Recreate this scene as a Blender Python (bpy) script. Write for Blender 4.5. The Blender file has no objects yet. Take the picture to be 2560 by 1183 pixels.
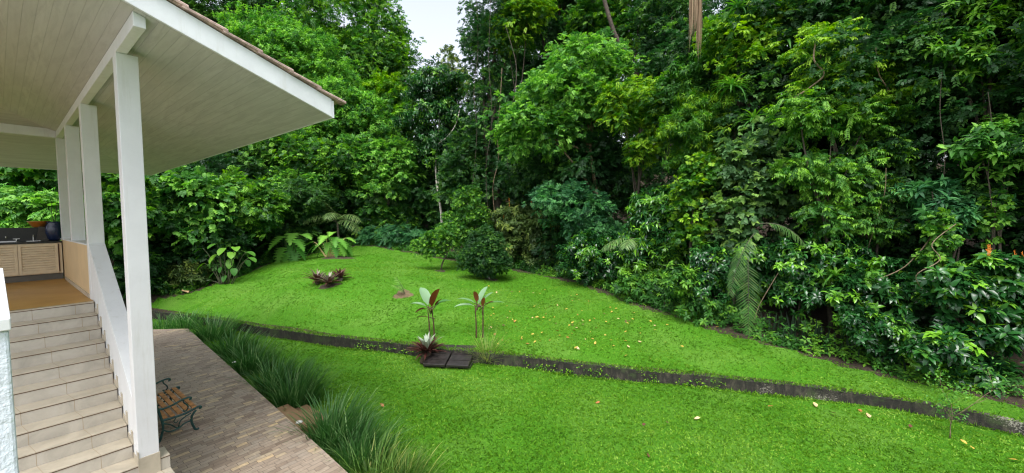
import bpy, math, random
import numpy as np
from mathutils import Matrix, Vector
C = bpy.context.scene.collection
SC = bpy.context.scene
R = math.radians
rng = np.random.default_rng(7)
random.seed(7)

# ------------------------------------------------------------------ camera, sky, sun, exposure
F = 989.39                      # focal length in pixels of the 2560 px wide photograph
AX = np.array([0.999932835, -0.000529978, -0.011577735])
FW = np.array([0.0, 0.998953940, -0.04572772])
UP = np.array([0.011589859, 0.045724649, 0.998886847])
YD = 0.915687391                # heading of the house (its depth axis) left of the view axis
cam = bpy.data.cameras.new('camera')
cam.sensor_width = 36
cam.lens = F / 2560 * 36
cam.clip_end = 500
camo = bpy.data.objects.new('camera', cam)
C.objects.link(camo)
camo.matrix_world = Matrix(((AX[0], UP[0], -FW[0], 0), (AX[1], UP[1], -FW[1], 0), (AX[2], UP[2], -FW[2], 0), (0, 0, 0, 1)))
SC.camera = camo
SUN_EL, SUN_AZ = R(62), R(192)  # azimuth clockwise from +Y: behind the viewer
w = bpy.data.worlds.new('World')
SC.world = w
w.use_nodes = True
nt = w.node_tree
sky = nt.nodes.new('ShaderNodeTexSky')
sky.sky_type = 'NISHITA'
sky.sun_disc = False
sky.sun_elevation = SUN_EL
sky.sun_rotation = SUN_AZ
sky.air_density = 1.0
sky.dust_density = 3.0
sky.ozone_density = 1.0
hs = nt.nodes.new('ShaderNodeHueSaturation')   # overcast: the blue is veiled by cloud
hs.inputs['Saturation'].default_value = 0.35
bg = nt.nodes['Background']
bg.inputs['Strength'].default_value = 0.15
nt.links.new(sky.outputs[0], hs.inputs['Color'])
nt.links.new(hs.outputs[0], bg.inputs['Color'])
sl = bpy.data.lights.new('sun', 'SUN')
sl.energy = 1.4
sl.angle = R(35)
sl.color = (1.0, 0.985, 0.96)
so = bpy.data.objects.new('sun', sl)
C.objects.link(so)
sdir = Vector((math.sin(SUN_AZ) * math.cos(SUN_EL), math.cos(SUN_AZ) * math.cos(SUN_EL), math.sin(SUN_EL)))
so.rotation_euler = sdir.to_track_quat('Z', 'Y').to_euler()
so.location = (0, 0, 30)
SC.view_settings.view_transform = 'Standard'
SC.view_settings.look = 'None'
SC.view_settings.exposure = 1.3
SC.view_settings.gamma = 1
SC.cycles.max_bounces = 8
SC.cycles.diffuse_bounces = 4
SC.cycles.transmission_bounces = 4
SC.cycles.use_denoising = True
SC.cycles.denoiser = 'OPENIMAGEDENOISE'
SC.cycles.denoising_input_passes = 'RGB_ALBEDO_NORMAL'
SC.cycles.denoising_prefilter = 'ACCURATE'
SC.cycles.pixel_filter_type = 'BLACKMAN_HARRIS'
SC.cycles.filter_width = 1.2
SC.cycles.sample_clamp_indirect = 3
SC.cycles.use_adaptive_sampling = False
SC.cycles.caustics_reflective = False
SC.cycles.caustics_refractive = False

# ------------------------------------------------------------------ helpers
def at(x, y, Y):
    """World point whose depth is Y metres and which lies on the sight line of photo pixel x, y."""
    r = FW + AX * (x - 1280) / F - UP * (y - 591.5) / F
    return r * (Y / r[1])

def atz(x, y, z):
    r = FW + AX * (x - 1280) / F - UP * (y - 591.5) / F
    return r * (z / r[2])

def tag(o, label=None, cat=None, group=None, kind=None):
    if label: o['label'] = label
    if cat: o['category'] = cat
    if group: o['group'] = group
    if kind: o['kind'] = kind
    return o

def empty(name, loc, rz=0.0):
    o = bpy.data.objects.new(name, None)
    o.empty_display_size = 0.2
    o.location = [float(v) for v in loc]
    o.rotation_euler = (0, 0, rz)
    C.objects.link(o)
    return o

def link(name, me, parent=None, loc=(0, 0, 0)):
    o = bpy.data.objects.new(name, me)
    C.objects.link(o)
    if parent: o.parent = parent
    o.location = [float(v) for v in loc]
    return o

class MB:
    """Collects hard-surface shapes into one mesh."""
    def __init__(s): s.v, s.f = [], []
    def add(s, v, f):
        n = len(s.v); s.v += [tuple(map(float, q)) for q in v]; s.f += [tuple(i + n for i in q) for q in f]; return s
    def hexa(s, a, b):
        """bottom quad a (counter-clockwise seen from above), top quad b"""
        return s.add(list(a) + list(b), [(3, 2, 1, 0), (4, 5, 6, 7), (0, 1, 5, 4), (1, 2, 6, 5), (2, 3, 7, 6), (3, 0, 4, 7)])
    def box(s, x0, x1, y0, y1, z0, z1):
        return s.hexa([(x0, y0, z0), (x1, y0, z0), (x1, y1, z0), (x0, y1, z0)], [(x0, y0, z1), (x1, y0, z1), (x1, y1, z1), (x0, y1, z1)])
    def prism(s, pts, z0, z1):
        n = len(pts)
        v = [(p[0], p[1], z0) for p in pts] + [(p[0], p[1], z1) for p in pts]
        return s.add(v, [tuple(range(n))[::-1], tuple(range(n, 2 * n))] + [(i, (i + 1) % n, n + (i + 1) % n, n + i) for i in range(n)])
    def tube(s, pts, r, n=7, caps=True):
        P = [Vector([float(c) for c in p]) for p in pts]
        rr = list(r) if hasattr(r, '__len__') else [r] * len(P)
        v, f = [], []
        ref = Vector((0, 0, 1))
        for i, p in enumerate(P):
            t = (P[min(i + 1, len(P) - 1)] - P[max(i - 1, 0)]).normalized()
            a = t.cross(ref)
            if a.length < 0.15: a = t.cross(Vector((1, 0.2, 0)))
            a.normalize(); b = t.cross(a)
            for k in range(n):
                q = p + (a * math.cos(2 * math.pi * k / n) + b * math.sin(2 * math.pi * k / n)) * rr[i]
                v.append(q)
        for i in range(len(P) - 1):
            for k in range(n):
                f.append((i * n + k, i * n + (k + 1) % n, (i + 1) * n + (k + 1) % n, (i + 1) * n + k))
        if caps:
            f.append(tuple(range(n))[::-1]); f.append(tuple((len(P) - 1) * n + k for k in range(n)))
        return s.add(v, f)
    def lathe(s, prof, c=(0, 0, 0), n=20):
        v, f = [], []
        for (r, z) in prof:
            for k in range(n):
                v.append((c[0] + r * math.cos(2 * math.pi * k / n), c[1] + r * math.sin(2 * math.pi * k / n), c[2] + z))
        for i in range(len(prof) - 1):
            for k in range(n):
                f.append((i * n + k, i * n + (k + 1) % n, (i + 1) * n + (k + 1) % n, (i + 1) * n + k))
        f.append(tuple(range(n))[::-1]); f.append(tuple((len(prof) - 1) * n + k for k in range(n)))
        return s.add(v, f)
    def build(s, name, mat, parent=None, loc=(0, 0, 0), bevel=0.0, smooth=False):
        me = bpy.data.meshes.new(name)
        me.from_pydata(s.v, [], s.f)
        me.validate(); me.update()
        if mat: me.materials.append(mat)
        if smooth: me.polygons.foreach_set('use_smooth', [True] * len(me.polygons))
        o = link(name, me, parent, loc)
        if bevel:
            m = o.modifiers.new('bevel', 'BEVEL'); m.width = bevel; m.segments = 2; m.limit_method = 'ANGLE'
        return o

# ------------------------------------------------------------------ materials
def mat(name):
    m = bpy.data.materials.new(name); m.use_nodes = True
    t = m.node_tree
    return m, t, t.nodes['Principled BSDF']

def N(t, kind, **kw):
    n = t.nodes.new(kind)
    for k, v in kw.items():
        if k in n.inputs: n.inputs[k].default_value = v
        else: setattr(n, k, v)
    return n

def ramp(t, fac, stops):
    r = t.nodes.new('ShaderNodeValToRGB')
    e = r.color_ramp.elements
    while len(e) > 1: e.remove(e[-1])
    e[0].position = stops[0][0]; e[0].color = (*stops[0][1], 1)
    for p, c in stops[1:]:
        q = e.new(p); q.color = (*c, 1)
    t.links.new(fac, r.inputs['Fac'])
    return r.outputs['Color']

def noise(t, scale, detail=4, rough=0.55, vec=None, dist=0.0):
    n = N(t, 'ShaderNodeTexNoise', Scale=scale, Detail=detail, Roughness=rough, Distortion=dist)
    if vec is None:
        vec = t.nodes.new('ShaderNodeTexCoord').outputs['Object']
    t.links.new(vec, n.inputs['Vector'])
    return n.outputs['Fac']

def bump(t, b, h, strength, dist=0.02):
    n = N(t, 'ShaderNodeBump', Strength=strength, Distance=dist)
    t.links.new(h, n.inputs['Height']); t.links.new(n.outputs[0], b.inputs['Normal'])
    return n

def mix(t, fac, a, b, mode='MIX'):
    m = t.nodes.new('ShaderNodeMix'); m.data_type = 'RGBA'; m.blend_type = mode
    if hasattr(fac, 'is_linked'): t.links.new(fac, m.inputs[0])
    else: m.inputs[0].default_value = fac
    for s, v in ((6, a), (7, b)):
        if hasattr(v, 'is_linked'): t.links.new(v, m.inputs[s])
        else: m.inputs[s].default_value = (*v, 1)
    return m.outputs[2]

def plain(name, col, rough=0.6, var=0.12, scale=6, bmp=0.0, bscale=60, metallic=0.0, bdist=0.01):
    m, t, b = mat(name)
    c = ramp(t, noise(t, scale), [(0.3, [x * (1 - var) for x in col]), (0.7, [min(1, x * (1 + var)) for x in col])])
    t.links.new(c, b.inputs['Base Color'])
    b.inputs['Roughness'].default_value = rough
    b.inputs['Metallic'].default_value = metallic
    if bmp: bump(t, b, noise(t, bscale, 5), bmp, bdist)
    return m

def leafmat(name, old, mid, young, rough=0.5, trans=0.38, spec=0.3):
    m, t, b = mat(name)
    a = N(t, 'ShaderNodeAttribute', attribute_name='tint')
    c = ramp(t, a.outputs['Fac'], [(0.0, old), (0.5, mid), (1.0, young)])
    t.links.new(c, b.inputs['Base Color'])
    b.inputs['Roughness'].default_value = rough
    b.inputs['Specular IOR Level'].default_value = spec
    tr = N(t, 'ShaderNodeBsdfTranslucent')
    h = N(t, 'ShaderNodeHueSaturation', Saturation=1.1, Value=1.25)
    t.links.new(c, h.inputs['Color']); t.links.new(h.outputs[0], tr.inputs['Color'])
    ms = N(t, 'ShaderNodeMixShader'); ms.inputs[0].default_value = trans
    t.links.new(b.outputs[0], ms.inputs[1]); t.links.new(tr.outputs[0], ms.inputs[2])
    t.links.new(ms.outputs[0], t.nodes['Material Output'].inputs['Surface'])
    return m

M = {}
M['deep'] = leafmat('deep green leaf', (0.010, 0.040, 0.012), (0.030, 0.105, 0.024), (0.130, 0.300, 0.040))
M['mid'] = leafmat('mid green leaf', (0.014, 0.060, 0.012), (0.055, 0.190, 0.026), (0.210, 0.440, 0.040))
M['fresh'] = leafmat('fresh green leaf', (0.022, 0.090, 0.020), (0.090, 0.280, 0.042), (0.260, 0.540, 0.070))
M['lime'] = leafmat('lime green leaf', (0.020, 0.085, 0.010), (0.072, 0.230, 0.018), (0.310, 0.530, 0.030))
M['blue'] = leafmat('blue green leaf', (0.014, 0.055, 0.024), (0.042, 0.165, 0.058), (0.130, 0.360, 0.100))
M['olive'] = leafmat('olive leaf', (0.028, 0.060, 0.018), (0.110, 0.185, 0.045), (0.320, 0.400, 0.090))
M['glossy'] = leafmat('glossy dark leaf', (0.008, 0.040, 0.012), (0.030, 0.130, 0.026), (0.200, 0.460, 0.030), rough=0.26, trans=0.25, spec=0.6)
M['strap'] = leafmat('strap grass blade', (0.024, 0.090, 0.022), (0.080, 0.215, 0.052), (0.330, 0.480, 0.200), rough=0.4, spec=0.35)
M['pale'] = leafmat('pale creeper leaf', (0.026, 0.070, 0.026), (0.090, 0.200, 0.065), (0.270, 0.460, 0.090))
M['snake'] = leafmat('snake plant leaf', (0.010, 0.022, 0.012), (0.026, 0.055, 0.026), (0.110, 0.170, 0.090))
M['strapdry'] = leafmat('yellowing strap blade', (0.045, 0.125, 0.020), (0.130, 0.250, 0.045), (0.480, 0.480, 0.150), rough=0.45)
M['palm'] = leafmat('palm leaflet', (0.020, 0.070, 0.020), (0.090, 0.200, 0.055), (0.320, 0.440, 0.150), rough=0.35)
M['wax'] = leafmat('big bright leaf', (0.020, 0.090, 0.012), (0.065, 0.250, 0.020), (0.200, 0.480, 0.025), rough=0.5, spec=0.2)
M['brom'] = leafmat('bromeliad leaf', (0.045, 0.014, 0.012), (0.105, 0.040, 0.032), (0.300, 0.300, 0.230), rough=0.35, trans=0.1)
M['brompale'] = leafmat('silver bromeliad leaf', (0.030, 0.020, 0.014), (0.130, 0.160, 0.070), (0.480, 0.560, 0.460), rough=0.35, trans=0.15)
M['banana'] = leafmat('silvery banana leaf', (0.080, 0.020, 0.012), (0.070, 0.200, 0.050), (0.280, 0.420, 0.260), rough=0.35, trans=0.25)
M['maroon'] = leafmat('maroon leaf underside', (0.050, 0.014, 0.010), (0.120, 0.035, 0.018), (0.230, 0.080, 0.030), rough=0.4)
M['grass'] = leafmat('lawn grass blade', (0.045, 0.140, 0.006), (0.130, 0.310, 0.014), (0.350, 0.520, 0.085), rough=0.5, trans=0.3, spec=0.2)
M['deadpalm'] = leafmat('dead palm straw', (0.130, 0.085, 0.050), (0.260, 0.185, 0.120), (0.420, 0.320, 0.220), rough=0.8, trans=0.15, spec=0.1)
M['flower'] = plain('orange flower', (0.65, 0.20, 0.02), 0.6)
M['bark'] = plain('grey brown bark', (0.065, 0.050, 0.036), 0.85, 0.5, 9, 0.8, 30, bdist=0.03)
M['palebark'] = plain('pale lichen bark', (0.36, 0.34, 0.29), 0.8, 0.35, 12, 0.5, 30, bdist=0.02)
M['tanbark'] = plain('tan mottled bark', (0.17, 0.125, 0.075), 0.85, 0.45, 10, 0.6, 30, bdist=0.02)
M['stem'] = plain('green brown stem', (0.05, 0.055, 0.025), 0.7, 0.3, 12)
M['redstem'] = plain('dark red stem', (0.07, 0.028, 0.02), 0.6, 0.4, 12)
M['soil'] = plain('dark garden soil', (0.050, 0.034, 0.022), 0.95, 0.45, 9, 0.8, 40, bdist=0.03)
M['baresoil'] = plain('bare brown soil', (0.135, 0.095, 0.050), 0.95, 0.4, 14, 0.8, 60, bdist=0.02)

def wallpaint(name, col, rough, bscale, bs, dist, stain=0.1):
    m, t, b = mat(name)
    c = ramp(t, noise(t, 1.7, 8, 0.7), [(0.28, [x * (1 - stain * 1.6) for x in col]), (0.6, col)])
    tc = t.nodes.new('ShaderNodeTexCoord'); mp = N(t, 'ShaderNodeMapping'); mp.inputs['Scale'].default_value = (9, 9, 0.8)
    t.links.new(tc.outputs['Object'], mp.inputs[0])
    c = mix(t, ramp(t, noise(t, 1.0, 7, 0.7, mp.outputs[0]), [(0.54, (0, 0, 0)), (0.74, (0.5, 0.5, 0.5))]), c, [x * k for x, k in zip(col, (0.72, 0.70, 0.62))])
    t.links.new(c, b.inputs['Base Color'])
    b.inputs['Roughness'].default_value = rough
    bump(t, b, noise(t, bscale, 4, 0.6), bs, dist)
    return m
M['plaster'] = wallpaint('white painted plaster', (0.70, 0.71, 0.72), 0.6, 30, 0.12, 0.006, 0.06)
M['stucco'] = wallpaint('rough white stucco', (0.70, 0.76, 0.84), 0.7, 42, 0.5, 0.02, 0.05)
M['cream'] = wallpaint('cream painted plaster', (0.66, 0.49, 0.28), 0.6, 45, 0.25, 0.01, 0.08)
M['fascia'] = wallpaint('white painted board', (0.76, 0.78, 0.80), 0.5, 25, 0.15, 0.01, 0.10)

def boards(name, axis, col, pitch=0.095):
    """Painted tongue and groove boards, grooves cut across the given axis (0 or 1) of the house."""
    m, t, b = mat(name)
    tc = t.nodes.new('ShaderNodeTexCoord')
    sx = t.nodes.new('ShaderNodeSeparateXYZ'); t.links.new(tc.outputs['Object'], sx.inputs[0])
    q = N(t, 'ShaderNodeMath', operation='DIVIDE'); t.links.new(sx.outputs[axis], q.inputs[0]); q.inputs[1].default_value = pitch
    fr = N(t, 'ShaderNodeMath', operation='FRACT'); t.links.new(q.outputs[0], fr.inputs[0])
    fl = N(t, 'ShaderNodeMath', operation='FLOOR'); t.links.new(q.outputs[0], fl.inputs[0])
    wn = N(t, 'ShaderNodeTexWhiteNoise', noise_dimensions='1D'); t.links.new(fl.outputs[0], wn.inputs['W'])
    groove = ramp(t, fr.outputs[0], [(0.0, (0, 0, 0)), (0.045, (1, 1, 1)), (0.955, (1, 1, 1)), (1.0, (0, 0, 0))])
    mp = N(t, 'ShaderNodeMapping'); t.links.new(tc.outputs['Object'], mp.inputs[0])
    mp.inputs['Scale'].default_value = (14, 1.2, 3) if axis == 0 else (1.2, 14, 3)
    st = noise(t, 1.0, 6, 0.7, mp.outputs[0], 0.6)
    c = ramp(t, st, [(0.30, [x * 0.72 for x in col]), (0.56, col), (0.75, [x * 1.08 for x in col])])
    c = mix(t, wn.outputs['Value'], c, mix(t, 0.5, c, [x * 0.86 for x in col]))
    gm = N(t, 'ShaderNodeMath', operation='MULTIPLY_ADD'); 
    t.links.new(groove, gm.inputs[0]); gm.inputs[1].default_value = -0.42; gm.inputs[2].default_value = 0.42
    c = mix(t, gm.outputs[0], c, [x * 0.35 for x in col])
    t.links.new(c, b.inputs['Base Color'])
    b.inputs['Roughness'].default_value = 0.55
    bump(t, b, groove, 0.35, 0.006)
    return m
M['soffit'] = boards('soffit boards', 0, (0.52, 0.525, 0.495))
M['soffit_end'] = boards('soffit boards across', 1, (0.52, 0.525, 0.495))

def tilemat(name, col, hi):
    m, t, b = mat(name)
    tc = t.nodes.new('ShaderNodeTexCoord')
    sx = t.nodes.new('ShaderNodeSeparateXYZ'); t.links.new(tc.outputs['Object'], sx.inputs[0])
    q = N(t, 'ShaderNodeMath', operation='MULTIPLY_ADD'); t.links.new(sx.outputs[0], q.inputs[0]); q.inputs[1].default_value = 1 / 0.45; q.inputs[2].default_value = 0.32
    q2 = N(t, 'ShaderNodeMath', operation='MULTIPLY_ADD'); t.links.new(sx.outputs[1], q2.inputs[0]); q2.inputs[1].default_value = 0.32; t.links.new(q.outputs[0], q2.inputs[2])
    fr = N(t, 'ShaderNodeMath', operation='FRACT'); t.links.new(q2.outputs[0], fr.inputs[0])
    line = ramp(t, fr.outputs[0], [(0.0, (1, 1, 1)), (0.005, (1, 1, 1)), (0.011, (0, 0, 0)), (0.992, (0, 0, 0)), (1.0, (1, 1, 1))])
    c = ramp(t, noise(t, 3.5, 7, 0.65, None, 0.8), [(0.3, [x * 0.78 for x in col]), (0.55, col), (0.8, hi)])
    c = mix(t, line, c, (0.34, 0.26, 0.17))
    t.links.new(c, b.inputs['Base Color'])
    b.inputs['Roughness'].default_value = 0.4
    return m
M['tile'] = tilemat('cream stair tile', (0.48, 0.425, 0.33), (0.51, 0.46, 0.375))
M['riser'] = tilemat('pale riser tile', (0.50, 0.46, 0.39), (0.56, 0.53, 0.48))
M['grout'] = plain('brown grout line', (0.10, 0.06, 0.035), 0.9)

def ochre():
    m, t, b = mat('ochre veranda floor')
    c = ramp(t, noise(t, 1.6, 6, 0.6), [(0.3, (0.38, 0.20, 0.045)), (0.7, (0.48, 0.27, 0.07))])
    tc = t.nodes.new('ShaderNodeTexCoord'); sx = t.nodes.new('ShaderNodeSeparateXYZ'); t.links.new(tc.outputs['Object'], sx.inputs[0])
    wr = N(t, 'ShaderNodeMapRange'); t.links.new(sx.outputs[1], wr.inputs[0])
    for k, v in zip((1, 2, 3, 4), (9.66, 9.95, 0.22, -0.2)): wr.inputs[k].default_value = v
    ad = N(t, 'ShaderNodeMath', operation='ADD'); t.links.new(wr.outputs[0], ad.inputs[0]); t.links.new(noise(t, 7, 6, 0.7), ad.inputs[1])
    c = mix(t, ramp(t, ad.outputs[0], [(0.62, (0, 0, 0)), (0.70, (0.8, 0.8, 0.8))]), c, (0.09, 0.05, 0.025))
    t.links.new(c, b.inputs['Base Color'])
    b.inputs['Roughness'].default_value = 0.45
    return m
M['ochre'] = ochre()

def paving():
    m, t, b = mat('split stone paving')
    tc = t.nodes.new('ShaderNodeTexCoord')
    wob = N(t, 'ShaderNodeTexNoise', Scale=3.0, Detail=2)
    t.links.new(tc.outputs['Object'], wob.inputs['Vector'])
    vm = N(t, 'ShaderNodeVectorMath', operation='MULTIPLY_ADD')
    t.links.new(wob.outputs['Color'], vm.inputs[0]); vm.inputs[1].default_value = (0.03, 0.03, 0); t.links.new(tc.outputs['Object'], vm.inputs[2])
    br = t.nodes.new('ShaderNodeTexBrick')
    br.offset = 0.37; br.offset_frequency = 2; br.squash = 0.7; br.squash_frequency = 3
    for k, v in (('Scale', 1.0), ('Mortar Size', 0.004), ('Mortar Smooth', 0.3), ('Bias', 0.0), ('Brick Width', 0.23), ('Row Height', 0.092)):
        br.inputs[k].default_value = v
    br.inputs['Color1'].default_value = (0, 0, 0, 1); br.inputs['Color2'].default_value = (1, 1, 1, 1); br.inputs['Mortar'].default_value = (0.5, 0.5, 0.5, 1)
    t.links.new(vm.outputs[0], br.inputs['Vector'])
    c = ramp(t, br.outputs['Color'], [(0.0, (0.20, 0.145, 0.105)), (0.25, (0.31, 0.24, 0.18)), (0.5, (0.37, 0.295, 0.225)), (0.8, (0.35, 0.295, 0.235)), (0.965, (0.52, 0.41, 0.26)), (1.0, (0.57, 0.43, 0.25))])
    mp = N(t, 'ShaderNodeMapping'); mp.inputs['Scale'].default_value = (7, 19, 7); t.links.new(tc.outputs['Object'], mp.inputs[0])
    g = noise(t, 1.0, 8, 0.75, mp.outputs[0], 1.5)
    c = mix(t, 0.85, c, ramp(t, g, [(0.33, (0.40, 0.36, 0.33)), (0.45, (0.85, 0.83, 0.82)), (0.55, (1.05, 1.03, 1.0)), (0.68, (1.55, 1.5, 1.42))]), 'MULTIPLY')
    c = mix(t, ramp(t, noise(t, 0.7, 5), [(0.42, (0, 0, 0)), (0.62, (0.45, 0.45, 0.45))]), c, (0.34, 0.275, 0.215))
    c = mix(t, br.outputs['Fac'], c, (0.115, 0.085, 0.06))
    t.links.new(c, b.inputs['Base Color'])
    b.inputs['Roughness'].default_value = 0.6
    bump(t, b, g, 0.5, 0.015)
    return m
M['paving'] = paving()

def lawnmat():
    m, t, b = mat('lawn turf')
    big = noise(t, 0.55, 5, 0.6)
    fine = noise(t, 30, 6, 0.75)
    c = ramp(t, fine, [(0.3, (0.020, 0.080, 0.004)), (0.5, (0.050, 0.175, 0.006)), (0.72, (0.130, 0.310, 0.020))])
    c2 = ramp(t, fine, [(0.3, (0.050, 0.130, 0.014)), (0.6, (0.120, 0.260, 0.030)), (0.75, (0.22, 0.32, 0.08))])
    c = mix(t, ramp(t, big, [(0.45, (0, 0, 0)), (0.68, (0.85, 0.85, 0.85))]), c, c2)
    t.links.new(c, b.inputs['Base Color'])
    b.inputs['Roughness'].default_value = 0.8
    b.inputs['Specular IOR Level'].default_value = 0.15
    bump(t, b, fine, 0.9, 0.04)
    return m
M['lawn'] = lawnmat()

def shade_litter():
    m, t, b = mat('forest floor litter')
    c = ramp(t, noise(t, 14, 7, 0.7), [(0.3, (0.018, 0.012, 0.008)), (0.55, (0.045, 0.030, 0.017)), (0.75, (0.10, 0.062, 0.03))])
    t.links.new(c, b.inputs['Base Color']); b.inputs['Roughness'].default_value = 0.95
    bump(t, b, noise(t, 22, 6, 0.7), 1.0, 0.05)
    return m
M['shade_litter'] = shade_litter()  # forest floor, its colour kept dark to add shade behind the trees

def mossy():
    m, t, b = mat('mossy old concrete')
    mp = N(t, 'ShaderNodeMapping'); mp.inputs['Scale'].default_value = (1, 1, 0.35)
    tc = t.nodes.new('ShaderNodeTexCoord'); t.links.new(tc.outputs['Object'], mp.inputs[0])
    c = ramp(t, noise(t, 7, 8, 0.7, mp.outputs[0], 0.8), [(0.32, (0.006, 0.006, 0.005)), (0.50, (0.022, 0.020, 0.015)), (0.63, (0.060, 0.052, 0.038)), (0.74, (0.13, 0.115, 0.09))])
    moss = ramp(t, noise(t, 2.2, 6, 0.65), [(0.52, (0, 0, 0)), (0.66, (0.75, 0.75, 0.75))])
    c = mix(t, moss, c, (0.045, 0.075, 0.018))
    lf = noise(t, 34, 8, 0.85)
    big = noise(t, 0.9, 3)
    sx = t.nodes.new('ShaderNodeSeparateXYZ'); t.links.new(tc.outputs['Object'], sx.inputs[0])
    mr = N(t, 'ShaderNodeMapRange'); t.links.new(sx.outputs[0], mr.inputs[0]); mr.inputs[1].default_value = 2.0; mr.inputs[2].default_value = 7.5; mr.inputs[3].default_value = 0.75; mr.inputs[4].default_value = 1.12
    m0 = N(t, 'ShaderNodeMath', operation='MULTIPLY'); t.links.new(mr.outputs[0], m0.inputs[0]); t.links.new(big, m0.inputs[1])
    mm = N(t, 'ShaderNodeMath', operation='MULTIPLY'); t.links.new(lf, mm.inputs[0]); t.links.new(m0.outputs[0], mm.inputs[1])
    lich = ramp(t, mm.outputs[0], [(0.350, (0, 0, 0)), (0.372, (0.7, 0.7, 0.7))])
    c = mix(t, lich, c, (0.46, 0.43, 0.36))
    t.links.new(c, b.inputs['Base Color']); b.inputs['Roughness'].default_value = 0.9
    bump(t, b, noise(t, 35, 6, 0.7), 0.8, 0.03)
    return m
M['mossy'] = mossy()
M['granite'] = plain('black granite', (0.008, 0.008, 0.009), 0.3, 0.4, 40)
M['cabinet'] = plain('cream painted louvre', (0.66, 0.55, 0.38), 0.55, 0.08, 8)
M['toekick'] = plain('dark grey plinth', (0.10, 0.095, 0.08), 0.6)
M['chrome'] = plain('chrome', (0.6, 0.6, 0.6), 0.2, 0.03, metallic=1.0)
M['iron'] = plain('green black cast iron', (0.022, 0.075, 0.068), 0.4, 0.5, 14, 0.3, 60, metallic=0.3)
M['slat'] = plain('weathered orange wood', (0.44, 0.20, 0.065), 0.5, 0.45, 9, 0.3, 50)
M['slab'] = plain('dark wet slab', (0.022, 0.018, 0.017), 0.35, 0.5, 7, 0.4, 30)
M['stepclay'] = plain('brown clay step', (0.27, 0.165, 0.085), 0.75, 0.12, 5, 0.3, 40)
M['rooftile'] = plain('weathered terracotta tile', (0.42, 0.30, 0.26), 0.85, 0.5, 11, 0.6, 40, bdist=0.01)
M['bowl'] = plain('orange glazed bowl', (0.36, 0.13, 0.02), 0.35, 0.2)
M['bluepot'] = plain('dark blue glazed pot', (0.012, 0.022, 0.06), 0.25, 0.3)
M['board'] = plain('dark grey wooden board', (0.055, 0.048, 0.040), 0.6, 0.3)
M['greypot'] = plain('pale grey pot', (0.30, 0.29, 0.26), 0.7, 0.2)
M['darkpot'] = plain('black plastic pot', (0.015, 0.014, 0.013), 0.5)
M['pebble'] = plain('white pebble', (0.72, 0.70, 0.66), 0.5, 0.1)
M['gap_shade'] = plain('dark red strip', (0.06, 0.012, 0.008), 0.6)
for nm, col in (('leafyellow', (0.45, 0.31, 0.05)), ('leaforange', (0.34, 0.13, 0.035)), ('leafbrown', (0.11, 0.045, 0.025)), ('leafpale', (0.55, 0.38, 0.20))):
    M[nm] = plain(nm.replace('leaf', 'fallen leaf '), col, 0.6, 0.25, 30)

# ------------------------------------------------------------------ ground shape
WALL = [(-46, 20.6), (-20, 18.4), (-13.8, 16.2), (-10.62, 14.85), (-9.28, 14.15), (-6.39, 12.93), (-3.47, 11.92), (-2.14, 11.40), (0.18, 10.72), (1.22, 10.30),
        (3.1, 9.68), (4.92, 9.22), (6.49, 8.74), (7.83, 8.20), (8.77, 7.62), (9.5, 7.0), (11, 5.5), (14, 2.2), (18, -2.5), (26, -12)]
WX = np.array([p[0] for p in WALL]); WY = np.array([p[1] for p in WALL])
def wally(x): return np.interp(x, WX, WY)
ZL, ZT, ZW = -4.1, -3.697, -3.80
def zw(x): return -3.80 - 0.08 * np.clip((np.asarray(x, float) - 1.0) / 7.0, 0, 1)     # wall crest sinks to the right
EDGE = [(2700, 1062, -3.85), (2560, 1010, -3.82), (2250, 945, -3.76), (2050, 890, -3.63), (1850, 840, -3.43), (1600, 765, -3.18), (1450, 705, -2.93), (1270, 672, -2.72),
        (1130, 650, -2.45), (1000, 625, -1.98), (900, 612, -1.66), (800, 630, -1.98), (700, 650, -2.30), (600, 690, -2.75), (480, 728, -3.2), (380, 747, -3.42)]
EDGEW = [atz(*e) for e in EDGE]
ctrl = [tuple(p) for p in EDGEW]
for x in (-46, -30, -20, -13.8, -10, -6, -3, 0, 3, 5, 7, 9, 12, 16, 20, 26): ctrl.append((x, float(wally(x)), float(zw(x))))
ctrl += [tuple(atz(*q)) for q in ((1210, 700, -2.88), (1100, 675, -2.62), (1005, 735, -2.92), (820, 710, -2.62), (1300, 780, -3.35))]
ctrl += [(-30, 20, -3.0), (-24, 26, -2.0), (-20, 32, -0.8), (-10, 34, 0.0), (0, 32, -0.2), (8, 24, -0.8), (12, 16, -1.8), (16, 10, -2.0), (18, 4, -2.6), (26, -4, -2.0),  # hidden rising hill beyond the hedge, added to block sky light
         (-46, 30, -1.5), (-46, 60, 7), (-20, 60, 9), (0, 60, 9), (25, 60, 10), (26, 30, 4), (26, 12, 1.5), (-20, 45, 3.5), (0, 45, 4), (14, 40, 4)]
CT = np.array(ctrl)
def _phi(r): return np.where(r > 1e-9, r * r * np.log(np.maximum(r, 1e-9)), 0)
_n = len(CT)
_K = _phi(np.hypot(CT[:, None, 0] - CT[None, :, 0], CT[:, None, 1] - CT[None, :, 1])) + np.eye(_n) * 0.6
_P = np.c_[np.ones(_n), CT[:, :2]]
_S = np.linalg.solve(np.block([[_K, _P], [_P.T, np.zeros((3, 3))]]), np.r_[CT[:, 2], np.zeros(3)])
def hill(x, y):
    x = np.atleast_1d(np.asarray(x, float)); y = np.atleast_1d(np.asarray(y, float))
    out = np.empty(x.shape).ravel(); xf, yf = x.ravel(), y.ravel()
    for i in range(0, len(xf), 20000):
        a, b = xf[i:i + 20000], yf[i:i + 20000]
        out[i:i + 20000] = _phi(np.hypot(a[:, None] - CT[:, 0], b[:, None] - CT[:, 1])) @ _S[:_n] + _S[_n] + _S[_n + 1] * a + _S[_n + 2] * b
    return out.reshape(x.shape)
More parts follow.
